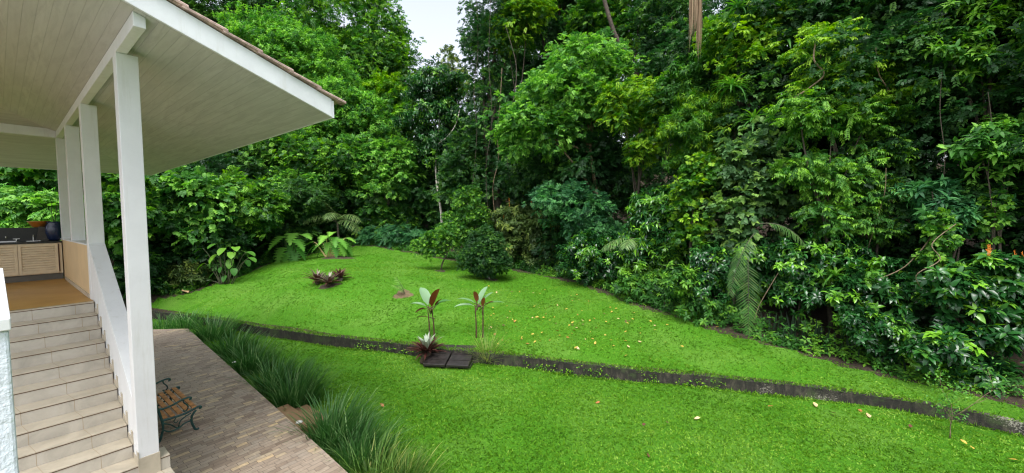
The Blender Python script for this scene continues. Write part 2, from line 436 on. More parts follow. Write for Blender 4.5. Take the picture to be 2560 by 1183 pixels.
def ground(x, y):
    x = np.atleast_1d(np.asarray(x, float)); y = np.atleast_1d(np.asarray(y, float))
    t = np.clip((y - wally(x)) / 1.5, 0, 1)
    h = hill(x, y)
    return np.where(y < wally(x), ZL, zw(x) + (h - zw(x)) * np.minimum(1, t * 2))
# lawn outline: wall line in front, hedge line behind
LAWN = np.array([(p[0], p[1]) for p in EDGEW][::-1])
def inpoly(px_, py_, poly):
    ins = np.zeros(px_.shape, bool)
    j = len(poly) - 1
    for i in range(len(poly)):
        xi, yi = poly[i]; xj, yj = poly[j]
        c = ((yi > py_) != (yj > py_)) & (px_ < (xj - xi) * (py_ - yi) / (yj - yi + 1e-12) + xi)
        ins ^= c; j = i
    return ins
_front = [(x, wally(x)) for x in np.linspace(12.5, -17.5, 60)]
UPPER = np.array([tuple(p) for p in LAWN] + [(float(a), float(b)) for a, b in _front])

def grid_mesh(name, X, Y, Z, m):
    h, wd = X.shape
    me = bpy.data.meshes.new(name)
    v = np.stack([X, Y, Z], -1).reshape(-1, 3)
    idx = np.arange(h * wd).reshape(h, wd)
    q = np.stack([idx[:-1, :-1], idx[:-1, 1:], idx[1:, 1:], idx[1:, :-1]], -1).reshape(-1, 4)
    quads(me, v, q)
    me.materials.append(m)
    return me

def quads(me, v, q, tint=None):
    me.vertices.add(len(v)); me.vertices.foreach_set('co', np.ascontiguousarray(v, np.float32).ravel())
    me.loops.add(q.size); me.loops.foreach_set('vertex_index', np.ascontiguousarray(q, np.int32).ravel())
    me.polygons.add(len(q)); me.polygons.foreach_set('loop_start', np.arange(0, q.size, 4, dtype=np.int32))
    me.polygons.foreach_set('use_smooth', np.ones(len(q), bool))
    if tint is not None:
        a = me.attributes.new('tint', 'FLOAT', 'POINT'); a.data.foreach_set('value', np.ascontiguousarray(tint, np.float32))
    me.update(calc_edges=True)

xs = np.r_[np.linspace(-46, -18, 30)[:-1], np.linspace(-18, 13, 125), np.linspace(13, 26, 20)[1:]]
ts = np.r_[np.linspace(0, 24, 97), np.linspace(24, 60, 30)[1:]]
GX = np.repeat(xs[None, :], len(ts), 0); GY = wally(GX) + ts[:, None]
GZ = ground(GX, GY + 1e-4)
def lumps(x, y): return 0.02 * np.sin(x * 2.1 + y * 1.3) + 0.02 * np.sin(x * 0.9 - y * 2.3 + 1)
GZ = GZ + lumps(GX, GY) * np.clip(ts[:, None], 0, 1)
inside = inpoly(GX, GY, UPPER)
me = grid_mesh('upper_ground', GX, GY, GZ, M['shade_litter'])
me.materials.append(M['lawn'])
cin = (inside[:-1, :-1] & inside[1:, 1:] & inside[:-1, 1:] & inside[1:, :-1]).ravel()
me.polygons.foreach_set('material_index', cin.astype(np.int32))
tag(link('upper_lawn', me), kind='structure')
xs2 = np.linspace(-46, 26, 145); ts2 = np.linspace(-26, 0.12, 60)
LX = np.repeat(xs2[None, :], len(ts2), 0); LY = wally(LX) + ts2[:, None]
me = grid_mesh('lower_lawn', LX, LY, ZL + lumps(LX, LY) * 0.6, M['lawn'])
tag(link('lower_lawn', me), kind='structure')

# retaining wall
mb = MB()
wx = np.linspace(-22, 14, 110)
for i in range(len(wx) - 1):
    pts = []
    for x in (wx[i], wx[i + 1]):
        dx = 0.05; t = np.array([2 * dx, wally(x + dx) - wally(x - dx)]); t /= np.hypot(*t); n = np.array([t[1], -t[0]])
        h = float(zw(x)) + 0.02 + 0.012 * math.sin(x * 3.1) + 0.008 * math.sin(x * 7.7)
        f = np.array([x, wally(x)]) + n * (0.04 + 0.01 * math.sin(x * 5)); bk = np.array([x, wally(x)]) - n * 0.13
        pts.append(((f[0], f[1], ZL - 0.2), (f[0], f[1], h), (bk[0], bk[1], h), (bk[0], bk[1], ZL - 0.2)))
    a, b = pts
    mb.add(list(a) + list(b), [(0, 4, 5, 1), (1, 5, 6, 2), (2, 6, 7, 3)])
o = mb.build('retaining_wall', M['mossy'])
import bmesh
bm = bmesh.new(); bm.from_mesh(o.data); bmesh.ops.remove_doubles(bm, verts=bm.verts, dist=0.0005); bm.to_mesh(o.data); bm.free()
tag(o, 'low dark mossy concrete retaining wall running across the lawn', 'wall')

# ------------------------------------------------------------------ house (local axes: x = p across, y = d depth, z)
HB = (0.95, 9.57, ZT)
def hw(p, d, z=0.0):
    return np.array([math.cos(YD) * p - math.sin(YD) * d, math.sin(YD) * p + math.cos(YD) * d, z])
house = empty('house', hw(*HB), YD)
tag(house, 'white house with veranda, outside stairs and tiled overhanging roof', 'house')
HL = (-HB[0], -HB[1], -HB[2])
def hpart(mb, name, m, parent=None, bevel=0.0, smooth=False):
    if parent is None: return mb.build(name, m, house, HL, bevel, smooth)
    return mb.build(name, m, parent, (0, 0, 0), bevel, smooth)
EP, EZ, D0, D1, SL = 2.985, 1.47, 5.5, 16.48, 0.35      # eave line, rake line, far eave, slope
PL = -4.5
def sz(p): return EZ + SL * (EP - p)
# soffit: side slope and the hipped far slope
rise = EP - PL
hd = D1 - rise
v = [(EP, D0 + 0.04, sz(EP)), (EP, D1, EZ), (PL, hd, sz(PL)), (PL, D0 + 0.04, sz(PL))]
v2 = [(a, b, c + 0.05) for a, b, c in v]
mb = MB().add(v + v2, [(0, 1, 2, 3), (7, 6, 5, 4), (0, 4, 5, 1), (3, 2, 6, 7)])
hpart(mb, 'soffit', M['soffit'])
v = [(EP, D1, EZ), (2 * PL - EP, D1, EZ), (PL, hd, sz(PL))]
mb = MB().add(v + [(a, b, c + 0.05) for a, b, c in v], [(0, 1, 2), (5, 4, 3)])
hpart(mb, 'hip_soffit', M['soffit_end'])
FH = 0.255
mb = MB().hexa([(PL, D0, sz(PL)), (EP, D0, sz(EP)), (EP, D0 + 0.04, sz(EP)), (PL, D0 + 0.04, sz(PL))],
               [(PL, D0, sz(PL) + FH), (EP, D0, sz(EP) + FH), (EP, D0 + 0.04, sz(EP) + FH), (PL, D0 + 0.04, sz(PL) + FH)])
hpart(mb, 'rake_board', M['fascia'], bevel=0.006)
mb = MB().box(EP + 0.001, EP + 0.03, D0 + 0.002, D1 + 0.03, EZ - 0.004, EZ + FH - 0.02).box(PL * 2 - EP, EP, D1 + 0.001, D1 + 0.03, EZ - 0.004, EZ + FH - 0.02)
hpart(mb, 'eave_board', M['fascia'])
rz = 0.015
v = [(EP + 0.12, D0 - 0.03, sz(EP + 0.12) + FH + rz), (EP + 0.12, D1 + 0.1, sz(EP + 0.12) + FH + rz), (PL, hd, sz(PL) + FH + rz), (PL, D0 - 0.03, sz(PL) + FH + rz)]
mb = MB().add(v + [(a, b, c + 0.03) for a, b, c in v], [(3, 2, 1, 0), (4, 5, 6, 7), (0, 1, 5, 4), (2, 3, 7, 6), (3, 0, 4, 7)])
u = [(EP + 0.12, D1 + 0.1, sz(EP + 0.12) + FH + rz), (2 * PL - EP, D1 + 0.1, sz(EP + 0.12) + FH + rz), (PL, hd, sz(PL) + FH + rz)]
mb.add(u + [(a, b, c + 0.03) for a, b, c in u], [(2, 1, 0), (3, 4, 5)])
roof = hpart(mb, 'roof', M['rooftile'])
# rake tiles: each laps the one below it
p0, k = EP + 0.19, 0
while p0 > PL + 0.3:
    L = 0.36
    p1 = p0 - L
    za, zb = sz(p0) + FH + 0.055, sz(p1) + FH + 0.028
    mb = MB()
    prof = [(-0.055, -0.022), (-0.058, 0.0), (-0.04, 0.014), (0.0, 0.022), (0.06, 0.016), (0.1, -0.02)]
    vv = []
    for (pp, zz, s) in ((p0, za, 1.0), (p1 - 0.05, zb + 0.018, 0.9)):
        for (dd, hz) in prof: vv.append((pp + random.uniform(-.006, .006), D0 + dd * s + 0.0, zz + hz * s))
    n = len(prof)
    ff = [(i, i + 1, n + i + 1, n + i) for i in range(n - 1)] + [tuple(range(n))[::-1], tuple(range(n, 2 * n)), (0, n, 2 * n - 1, n - 1)]
    mb.add(vv, ff)
    mb.build('rake_tile', M['rooftile'], roof)
    p0 -= L; k += 1
# beams and posts
BZ = 2.03
mb = MB().hexa([(0.95, 5.62, BZ), (1.05, 5.62, BZ), (1.05, 14.5, BZ), (0.95, 14.5, BZ)], [(0.95, 5.62, sz(0.95) - 0.002), (1.05, 5.62, sz(1.05) - 0.002), (1.05, 14.5, sz(1.05) - 0.002), (0.95, 14.5, sz(0.95) - 0.002)])
hpart(mb, 'beam', M['plaster'], bevel=0.006)
hpart(MB().box(-9, 0.948, 14.3, 14.42, BZ, BZ + 0.2), 'tie_beam', M['plaster'], bevel=0.006)
for d, zb, mm in ((6.62, -3.017, 'plaster'), (9.90, -1.4, 'plaster'), (12.3, -0.36, 'plaster'), (14.3, -0.36, 'plaster')):
    hpart(MB().box(0.948, 1.148, d, d + 0.2, zb, BZ - 0.002), 'post', M[mm], bevel=0.006)
hpart(MB().box(0.944, 1.155, 6.612, 6.83, ZT, -2.93), 'post_plinth', M['tile'], bevel=0.004)
# veranda slab, half wall, stair parapet
FZ = -1.317
hpart(MB().box(-9, 1.12, 9.67, 14.9, FZ - 0.25, FZ), 'veranda_floor', M['ochre'])
hpart(MB().box(-9, 1.118, 9.9, 14.9, ZT, FZ - 0.252), 'understorey_wall', M['plaster'])
hwl = hpart(MB().box(0.95, 1.12, 10.102, 14.6, FZ + 0.001, -0.385), 'half_wall', M['cream'])
MB().box(0.935, 1.14, 10.102, 14.62, -0.384, -0.357).build('sill', M['plaster'], hwl, bevel=0.004)
MB().box(0.935, 0.949, 10.102, 14.05, FZ + 0.001, FZ + 0.07).build('skirting', M['tile'], hwl)
# sloping parapet beside the stairs (solid), with its cap
sd0, sd1, sz0, sz1 = 9.899, 6.82, -0.37, -2.225
mb = MB().add([(0.955, sd1, ZT), (1.135, sd1, ZT), (1.135, sd0, ZT), (0.955, sd0, ZT), (0.955, sd1, sz1), (1.135, sd1, sz1), (1.135, sd0, sz0), (0.955, sd0, sz0)],
              [(3, 2, 1, 0), (4, 5, 6, 7), (0, 1, 5, 4), (1, 2, 6, 5), (2, 3, 7, 6), (3, 0, 4, 7)])
par = hpart(mb, 'stair_parapet', M['plaster'])
mb = MB().add([(0.948, sd1 + 0.001, sz1 + 0.001), (1.148, sd1 + 0.001, sz1 + 0.001), (1.148, sd0, sz0 + 0.001), (0.948, sd0, sz0 + 0.001),
               (0.948, sd1 + 0.001, sz1 + 0.02), (1.148, sd1 + 0.001, sz1 + 0.02), (1.148, sd0, sz0 + 0.02), (0.948, sd0, sz0 + 0.02)],
              [(3, 2, 1, 0), (4, 5, 6, 7), (0, 1, 5, 4), (1, 2, 6, 5), (2, 3, 7, 6), (3, 0, 4, 7)])
mb.build('coping', M['plaster'], par, bevel=0.004)
# stairs
stairs = empty('staircase', (0, 0, 0)); stairs.parent = house; stairs.location = HL
TR, RI = 0.29527, 0.17
for k in range(0, 15):
    dn, z = 9.574 - TR * k, FZ - RI * k
    pr = 0.943 if k < 10 else 1.25
    if z < ZT + 0.02: break
    # riser (set back under a slightly proud tread) and tread tile
    st = MB().box(-0.6, pr, dn + 0.004, dn + (TR + 0.003 if k else 0.094), z - 0.17, z - 0.013).build('step', M['riser'], stairs, bevel=0.002)
    MB().box(-0.6, pr - 0.0005, dn + 0.002, dn + (TR + 0.003 if k else 0.096), z - 0.0128, z + (0 if k else 0.003)).build('tread', M['tile'], st, bevel=0.002)
    MB().box(-0.6, pr - 0.001, dn + 0.001, dn + 0.0038, z - 0.022, z - 0.011).build('nosing_groove', M['grout'], st)
hpart(MB().box(-0.6, 0.94, 6.65, 9.86, ZT, FZ - 1.9), 'stair_base', M['plaster'])
# stepped tile skirting along the parapet
for k in range(1, 11):
    dn, z = 9.574 - TR * k, FZ - RI * k
    MB().box(0.9445, 0.9545, dn - 0.012, dn + 0.072, z + 0.001, z + 0.168).box(0.9446, 0.9544, dn + 0.0722, dn + TR - 0.0122, z + 0.001, z + 0.07).build('skirting_tile', M['tile'], stairs)
# near parapet at the left edge of the view
near = hpart(MB().box(-1.6, 0.012, 2.41, 2.56, ZT, -0.40), 'parapet_wall', M['stucco'], bevel=0.01)
MB().box(-1.6, 0.018, 2.392, 5.2, -0.398, -0.352).build('coping', M['plaster'], near, bevel=0.004)
MB().box(-0.16, 0.0, 2.57, 5.15, ZT, -0.40).build('parapet_return', M['stucco'], near)

# terrace
TE = [(2.45, -1.0), (2.98, 5.37), (3.05, 6.2), (3.9, 17.25), (3.13, 18.17), (1.5, 20.0), (-9, 20.0), (-9, -1.0)]
terr = MB().prism(TE, ZT - 0.7, ZT).build('terrace', M['paving'])
terr.rotation_euler = (0, 0, YD)
tag(terr, kind='structure')
# clay garden steps from terrace down to the lawn
gs = empty('garden_steps', hw(3.42, 8.0, ZL), YD)
tag(gs, 'small brown clay steps leading from the terrace down to the lawn', 'steps')
MB().box(-0.22, 0.14, -0.55, 0.72, 0.0, 0.27).build('step', M['stepclay'], gs, bevel=0.01)
MB().box(0.142, 0.50, -0.5, 0.66, 0.0, 0.14).build('step', M['stepclay'], gs, bevel=0.01)

# sink counter
ct = empty('sink_counter', hw(-0.5, 14.3, FZ), YD)
tag(ct, 'cream louvred kitchen counter with black granite top at the veranda end', 'counter')
CL = (0.5, -14.3, -FZ)
def cpart(mb, name, m, parent=None, bevel=0.0, smooth=False): return mb.build(name, m, parent or ct, CL if parent is None else (0, 0, 0), bevel, smooth)
cpart(MB().box(-5, 0.93, 14.285, 14.86, -1.17, -0.452), 'cabinet_body', M['cabinet'])
cpart(MB().box(-5, 0.93, 14.33, 14.86, FZ + 0.001, -1.172), 'toe_kick', M['toekick'])
cpart(MB().box(-5, 0.934, 14.25, 14.86, -0.45, -0.41), 'countertop', M['granite'], bevel=0.004)
cpart(MB().box(-5, 0.934, 14.8, 14.9, -0.408, -0.085), 'backsplash', M['granite'])
cpart(MB().box(0.872, 0.886, 14.27, 14.283, -1.13, -0.475), 'gap_strip', M['gap_shade'])  # dark strip painted in place of the shaded gap beside the door
for p0, p1 in ((0.27, 0.865), (-0.37, 0.262), (-1.01, -0.378), (-1.65, -1.018)):
    dr = cpart(MB().box(p0, p0 + 0.045, 14.255, 14.283, -1.15, -0.47).box(p1 - 0.045, p1, 14.255, 14.283, -1.15, -0.47)
               .box(p0 + 0.0452, p1 - 0.0452, 14.255, 14.283, -1.15, -1.075).box(p0 + 0.0452, p1 - 0.0452, 14.255, 14.283, -0.525, -0.47), 'cabinet_door', M['cabinet'], bevel=0.002)
    mb = MB()
    for i in range(10):
        z = -1.07 + i * 0.0545
        mb.add([(p0 + 0.046, 14.262, z), (p1 - 0.046, 14.262, z), (p1 - 0.046, 14.28, z + 0.03), (p0 + 0.046, 14.28, z + 0.03),
                (p0 + 0.046, 14.262, z + 0.012), (p1 - 0.046, 14.262, z + 0.012), (p1 - 0.046, 14.28, z + 0.042), (p0 + 0.046, 14.28, z + 0.042)],
               [(3, 2, 1, 0), (4, 5, 6, 7), (0, 1, 5, 4), (1, 2, 6, 5), (2, 3, 7, 6), (3, 0, 4, 7)])
    mb.build('louvre_panel', M['cabinet'], dr)
def tap(p, kind):
    mb = MB()
    if kind:
        mb.tube([(p, 14.7, -0.41), (p, 14.7, -0.30), (p, 14.69, -0.27), (p, 14.64, -0.25), (p, 14.59, -0.265), (p, 14.58, -0.29)], 0.012, 8)
        mb.box(p - 0.11, p + 0.11, 14.66, 14.74, -0.409, -0.395)
    else:
        mb.tube([(p, 14.79, -0.28), (p, 14.72, -0.28), (p, 14.66, -0.285), (p, 14.65, -0.32)], 0.013, 8)
        mb.box(p - 0.14, p + 0.14, 14.66, 14.74, -0.409, -0.385)
        for s in (-0.15, 0.15): mb.tube([(p + s, 14.7, -0.409), (p + s, 14.7, -0.35)], 0.014, 8).box(p + s - 0.05, p + s + 0.05, 14.69, 14.71, -0.349, -0.335)
    cpart(mb, 'tap', M['chrome'], smooth=False)
tap(0.52, True); tap(0.12, False)
bowl = MB().lathe([(0.06, 0), (0.1, 0.01), (0.17, 0.13), (0.185, 0.15), (0.175, 0.15), (0.155, 0.12), (0.08, 0.03), (0.01, 0.02)], n=28).build('bowl', M['bowl'], smooth=True)
bowl.location = hw(0.62, 14.85, -0.084); tag(bowl, 'orange glazed bowl resting on the black backsplash', 'bowl')
pot = empty('flower_pot', hw(0.86, 14.72, -0.409), YD)
tag(pot, 'dark blue glazed pot with bare orchid stalks on the counter', 'flower pot')
MB().lathe([(0.09, 0), (0.13, 0.05), (0.155, 0.2), (0.15, 0.34), (0.12, 0.42), (0.13, 0.46), (0.115, 0.46), (0.1, 0.42), (0.02, 0.41)], n=24).build('pot', M['bluepot'], pot, smooth=True)
MB().tube([(0, 0, 0.4), (-0.03, 0, 0.7), (-0.02, 0.02, 0.95)], [0.008, 0.006, 0.004]).tube([(0.01, 0, 0.4), (0.05, 0, 0.75), (0.08, 0, 1.02)], [0.008, 0.006, 0.004]).tube([(-0.03, 0, 0.7), (-0.12, 0, 0.8)], [0.006, 0.003]).build('stalk', M['stem'], pot)
bd = MB().box(-0.1, 0.1, -0.012, 0.012, 0, 0.34).build('cutting_board', M['board'], bevel=0.004)
bd.location = hw(0.66, 14.68, -0.405); bd.rotation_euler = (R(-12), R(10), YD); tag(bd, 'dark wooden board leaning against the black backsplash', 'board')

# bench
bench = empty('garden_bench', hw(1.8, 9.37, ZT), YD)
tag(bench, 'cast iron garden bench with orange wooden slats on the stone terrace', 'bench')
for i, (p, z) in enumerate(((-0.20, 0.375), (-0.10, 0.37), (0.0, 0.375), (0.10, 0.39), (0.20, 0.405))):
    MB().box(p - 0.034, p + 0.034, -0.68, 0.68, z, z + 0.022).build('seat_slat', M['slat'], bench, bevel=0.004)
for i in range(3):
    z = 0.52 + i * 0.1; p = -0.27 - i * 0.028
    MB().hexa([(p - 0.012, -0.68, z), (p + 0.012, -0.68, z), (p + 0.012, 0.68, z), (p - 0.012, 0.68, z)], [(p - 0.03, -0.68, z + 0.065), (p - 0.008, -0.68, z + 0.065), (p - 0.008, 0.68, z + 0.065), (p - 0.03, 0.68, z + 0.065)]).build('back_slat', M['slat'], bench, bevel=0.004)
def curve(pts, n=6):
    P = [Vector(p) for p in pts]; out = []
    for i in range(len(P) - 1):
        a, b, c, d = P[max(i - 1, 0)], P[i], P[i + 1], P[min(i + 2, len(P) - 1)]
        for k in range(n):
            t = k / n
            out.append(0.5 * ((2 * b) + (c - a) * t + (2 * a - 5 * b + 4 * c - d) * t * t + (3 * b - a - 3 * c + d) * t ** 3))
    out.append(P[-1]); return out
for y in (-0.69, 0.69):
    g = lambda pts: curve([(p, y, z) for p, z in pts])
    fr = MB()
    fr.tube(g([(0.25, 0.015), (0.20, 0.02), (0.175, 0.08), (0.15, 0.18), (0.16, 0.28), (0.22, 0.36)]), 0.019, 8)          # front leg
    fr.tube(g([(-0.33, 0.012), (-0.29, 0.02), (-0.26, 0.10), (-0.235, 0.22), (-0.24, 0.34), (-0.30, 0.62), (-0.36, 0.82)]), 0.019, 8)  # rear leg and back upright
    fr.tube(g([(-0.245, 0.36), (-0.17, 0.352), (0.0, 0.352), (0.12, 0.37), (0.24, 0.405), (0.285, 0.40), (0.29, 0.375), (0.265, 0.37)]), 0.018, 8)  # seat rail with scroll
    fr.tube(g([(-0.24, 0.20), (-0.15, 0.13), (-0.03, 0.14), (0.05, 0.19), (0.155, 0.20)]), 0.012, 7)
    fr.tube(g([(-0.22, 0.30), (-0.13, 0.24), (-0.07, 0.17), (-0.03, 0.14)]), 0.010, 6)
    fr.tube(g([(-0.03, 0.14), (-0.01, 0.24), (0.06, 0.30), (0.15, 0.33)]), 0.010, 6)
    fr.tube(g([(-0.06, 0.33), (-0.09, 0.28), (-0.06, 0.25), (-0.03, 0.27)]), 0.008, 6)
    fr.build('end_frame', M['iron'], bench, smooth=True)
    ar = MB()
    ar.tube(g([(-0.29, 0.58), (-0.24, 0.555), (-0.12, 0.565), (0.0, 0.605), (0.10, 0.625), (0.15, 0.612), (0.155, 0.585), (0.13, 0.58)]), 0.017, 8)
    ar.tube(g([(0.05, 0.60), (0.06, 0.55), (0.10, 0.50), (0.11, 0.44), (0.07, 0.40), (0.04, 0.42)]), 0.011, 7)
    ar.build('armrest', M['iron'], bench, smooth=True)

# ------------------------------------------------------------------ foliage engine
def nrmz(v): return v / np.maximum(np.linalg.norm(v, axis=-1, keepdims=True), 1e-9)
def strip(ts, ws, zs, fold=0.12):
    """Leaf template: stations along the midrib; x half width, y along, z droop."""
    v = []
    for t, w_, z in zip(ts, ws, zs): v += [(-w_, t, z, fold * w_), (0, t, z, 0), (w_, t, z, fold * w_)]
    q = []
    for i in range(len(ts) - 1):
        a = 3 * i
        q += [(a, a + 1, a + 4, a + 3), (a + 1, a + 2, a + 5, a + 4)]
    return np.array(v, float), np.array(q)
T = {}
T['dia'] = (np.array([(0, 0, 0, 0), (0.5, 0.42, 0, 0.18), (0, 1, -0.12, 0), (-0.5, 0.42, 0, 0.18)], float), np.array([(0, 1, 2, 3)]))
T['ovate'] = strip([0, 0.3, 0.68, 1], [0.04, 0.5, 0.36, 0.015], [0, 0.02, -0.04, -0.2], 0.3)
T['narrow'] = strip([0, 0.35, 0.75, 1], [0.06, 0.5, 0.32, 0.01], [0, 0.03, -0.1, -0.32], 0.3)
T['strap'] = strip([0, 0.2, 0.4, 0.6, 0.8, 1], [0.42, 0.5, 0.5, 0.46, 0.34, 0.03], [0, 0.0, -0.03, -0.13, -0.31, -0.58], 0.5)
T['blade'] = strip([0, 0.3, 0.6, 0.85, 1], [0.4, 0.5, 0.4, 0.24, 0.03], [0, -0.005, -0.04, -0.11, -0.19], 0.4)
T['stiff'] = strip([0, 0.35, 0.7, 1], [0.4, 0.5, 0.42, 0.02], [0, 0.0, 0.0, -0.02], 0.4)
T['brom'] = strip([0, 0.25, 0.55, 0.8, 1], [0.42, 0.5, 0.46, 0.30, 0.02], [0, -0.02, -0.02, -0.07, -0.15], 0.5)
T['leaflet'] = strip([0, 0.4, 0.75, 1], [0.3, 0.5, 0.36, 0.02], [0, -0.04, -0.20, -0.42], 0.3)
T['paddle'] = strip([0, 0.06, 0.2, 0.45, 0.7, 0.88, 1], [0.03, 0.12, 0.42, 0.5, 0.46, 0.3, 0.02], [0, 0.0, 0.02, 0.02, -0.01, -0.05, -0.10], 0.35)
T['round'] = strip([0, 0.05, 0.2, 0.45, 0.7, 0.9, 1], [0.12, 0.3, 0.47, 0.5, 0.42, 0.22, 0.02], [0, 0.02, 0.03, 0.0, -0.06, -0.14, -0.2], 0.2)
_lt = [0, 0.04, 0.10, 0.14, 0.22, 0.26, 0.36, 0.40, 0.50, 0.54, 0.64, 0.68, 0.78, 0.82, 0.90, 1.0]
_lw = [0.10, 0.34, 0.50, 0.20, 0.54, 0.15, 0.54, 0.14, 0.48, 0.12, 0.40, 0.10, 0.29, 0.09, 0.13, 0.01]
T['lobed'] = strip(_lt, _lw, [-0.22 * t * t for t in _lt], 0.15)

class Leaves:
    def __init__(s, tmpl): s.t = T[tmpl]; s.a = []
    def add(s, pos, axis, nrm, L, W, tint):
        n = len(pos)
        L = np.broadcast_to(np.asarray(L, float), (n,)); W = np.broadcast_to(np.asarray(W, float), (n,)); tint = np.broadcast_to(np.asarray(tint, float), (n,))
        s.a.append((pos, axis, nrm, L, W, tint)); return s
    def build(s, name, m, parent=None, loc=(0, 0, 0)):
        pos = np.concatenate([a[0] for a in s.a]); ax = nrmz(np.concatenate([a[1] for a in s.a])); nr = np.concatenate([a[2] for a in s.a])
        L = np.concatenate([a[3] for a in s.a]); W = np.concatenate([a[4] for a in s.a]); ti = np.concatenate([a[5] for a in s.a])
        X = nrmz(np.cross(ax, nr)); Z = np.cross(X, ax)
        tv, tq = s.t
        v = pos[:, None] + X[:, None] * (tv[None, :, 0:1] * W[:, None, None]) + ax[:, None] * (tv[None, :, 1:2] * L[:, None, None]) + Z[:, None] * (tv[None, :, 2:3] * L[:, None, None] + tv[None, :, 3:4] * W[:, None, None])
        k = len(tv)
        q = tq[None] + (np.arange(len(pos)) * k)[:, None, None]
        me = bpy.data.meshes.new(name)
        quads(me, v.reshape(-1, 3), q.reshape(-1, 4), np.repeat(np.clip(ti, 0, 1), k))
        me.materials.append(m)
        return link(name, me, parent, loc)

UPV = np.array([0, 0, 1.0])
def perp(a):
    h = np.where(np.abs(a[:, 2:3]) < 0.9, UPV[None], np.array([[1.0, 0, 0]]))
    u = nrmz(np.cross(a, h)); return u, np.cross(a, u)

def shell(blobs, n, g, lump=0.22, inner=0.55, rc=None):
    """n cluster points gathered in flattened branch clumps spread over lumpy ellipsoids; returns points, outward directions, clump ids."""
    ar = np.array([(b[3] * b[4] + b[4] * b[5] + b[3] * b[5]) for b in blobs])
    rm = float(np.mean([(b[3] * b[4] * b[5]) ** (1 / 3) for b in blobs]))
    rc = rc or min(max(0.30 * rm, 0.16), 1.0)
    K = int(max(8, 2.4 * 4.19 * ar.sum() / (3.14 * rc * rc)))
    K = max(6, min(K, n // 4))
    which = g.choice(len(blobs), K, p=ar / ar.sum())
    B = np.array([b[:6] for b in blobs])[which]
    d = nrmz(g.normal(size=(K, 3)))
    d[:, 2] = np.where((d[:, 2] < -0.25) & (g.random(K) < 0.45), -d[:, 2], d[:, 2])
    r = inner + (1.0 - inner) * g.random(K) ** 0.5
    r = r * (1 + lump * g.normal(0, 0.55, K))
    cc = B[:, :3] + d * B[:, 3:6] * r[:, None]
    ks = np.clip(g.normal(1, 0.28, K), 0.5, 1.7)
    cid = g.choice(K, n, p=ks ** 2 / (ks ** 2).sum())
    e = nrmz(g.normal(size=(n, 3)) + d[cid] * 0.5 + np.array([0, 0, 0.35]))
    p = cc[cid] + e * np.array([1, 1, 0.6]) * (rc * ks[cid] * g.random(n) ** 0.4)[:, None]
    return p, nrmz(e * 0.7 + d[cid] * 0.7), cid

def fill_leaves(lv, kind, p, out, L, W, g, young=0.15, tone=0.42, n=None, cid=None):
    """Dress cluster points with leaves of a habit: ros rosettes, spr alternate twigs, pin compound leaves, cur hanging strands, bam narrow tufts."""
    m = len(p)
    if cid is None: cid = np.arange(m)
    K = int(cid.max()) + 1
    ct = np.clip(np.clip(g.normal(tone, 0.15, K), 0.05, 0.75)[cid] + g.normal(0, 0.10, m), 0.0, 0.9)
    yc = g.random(K) < young * 1.5
    yg = np.where(yc[cid], g.random(m) < 0.6, g.random(m) < young * 0.3)
    ct = np.where(yg, g.uniform(0.65, 1.0, m), ct)
    if kind in ('ros', 'bam'):
        n = n or (8 if kind == 'ros' else 9)
        a = nrmz(out * 0.7 + UPV * 0.55 + g.normal(0, 0.35, (m, 3)))
        u, v = perp(a)
        off = g.random(m) * 6.28
        for i in range(n):
            ph = off + i * 2.399 + g.normal(0, 0.2, m)
            th = np.radians(g.uniform(48, 105, m)) if kind == 'ros' else np.radians(g.uniform(20, 85, m))
            d = nrmz(a * np.cos(th)[:, None] + (u * np.cos(ph)[:, None] + v * np.sin(ph)[:, None]) * np.sin(th)[:, None] - UPV * (0.25 if kind == 'ros' else 0.5))
            pos = p - a * (g.random(m) * L * 0.7)[:, None] + d * 0.06 * L
            s = g.uniform(0.7, 1.15, m)
            lv.add(pos, d, a * 0.8 + UPV * 0.5 + g.normal(0, 0.15, (m, 3)), L * s, W * s, ct + g.normal(0, 0.08, m))
    else:
        if kind == 'pin':
            n = n or 6
            rach = nrmz(out * np.array([1, 1, 0.35]) + g.normal(0, 0.45, (m, 3)) - UPV * 0.15); RL = L * n * 0.42; nor = UPV[None] + out * 0.35 + g.normal(0, 0.2, (m, 3)); sl_ = 0.75
        elif kind == 'spr':
            n = n or 4
            rach = nrmz(out + g.normal(0, 0.55, (m, 3)) + UPV * 0.05); RL = L * n * 0.42; nor = UPV[None] * 0.8 + out * 0.6 + g.normal(0, 0.3, (m, 3)); sl_ = 0.9
        else:  # cur
            n = n or 5
            rach = nrmz(out * 0.35 - UPV * 1.0 + g.normal(0, 0.22, (m, 3))); RL = L * n * 0.5; nor = out + UPV * 0.45 + g.normal(0, 0.3, (m, 3)); sl_ = 1.0
        nor = nrmz(nor - rach * (nor * rach).sum(1, keepdims=True))
        side = np.cross(rach, nor)
        for i in range(n):
            t = (i + 0.3) / n
            for sgn in (-1, 1):
                d = nrmz(side * sgn * sl_ + rach * 0.6 - UPV * (0.25 + 0.2 * t) + g.normal(0, 0.13, (m, 3)))
                pos = p + rach * (RL * (t - 0.5))[..., None] - UPV * (RL * 0.25 * t * t) if np.ndim(RL) else p + rach * (RL * (t - 0.5)) - UPV * (RL * 0.25 * t * t)
                s = g.uniform(0.75, 1.1, m) * (1.05 - 0.35 * abs(t - 0.45))
                lv.add(pos, d, nor + g.normal(0, 0.15, (m, 3)), L * s, W * s, ct + 0.12 * (t - 0.5) * yg + g.normal(0, 0.06, m))

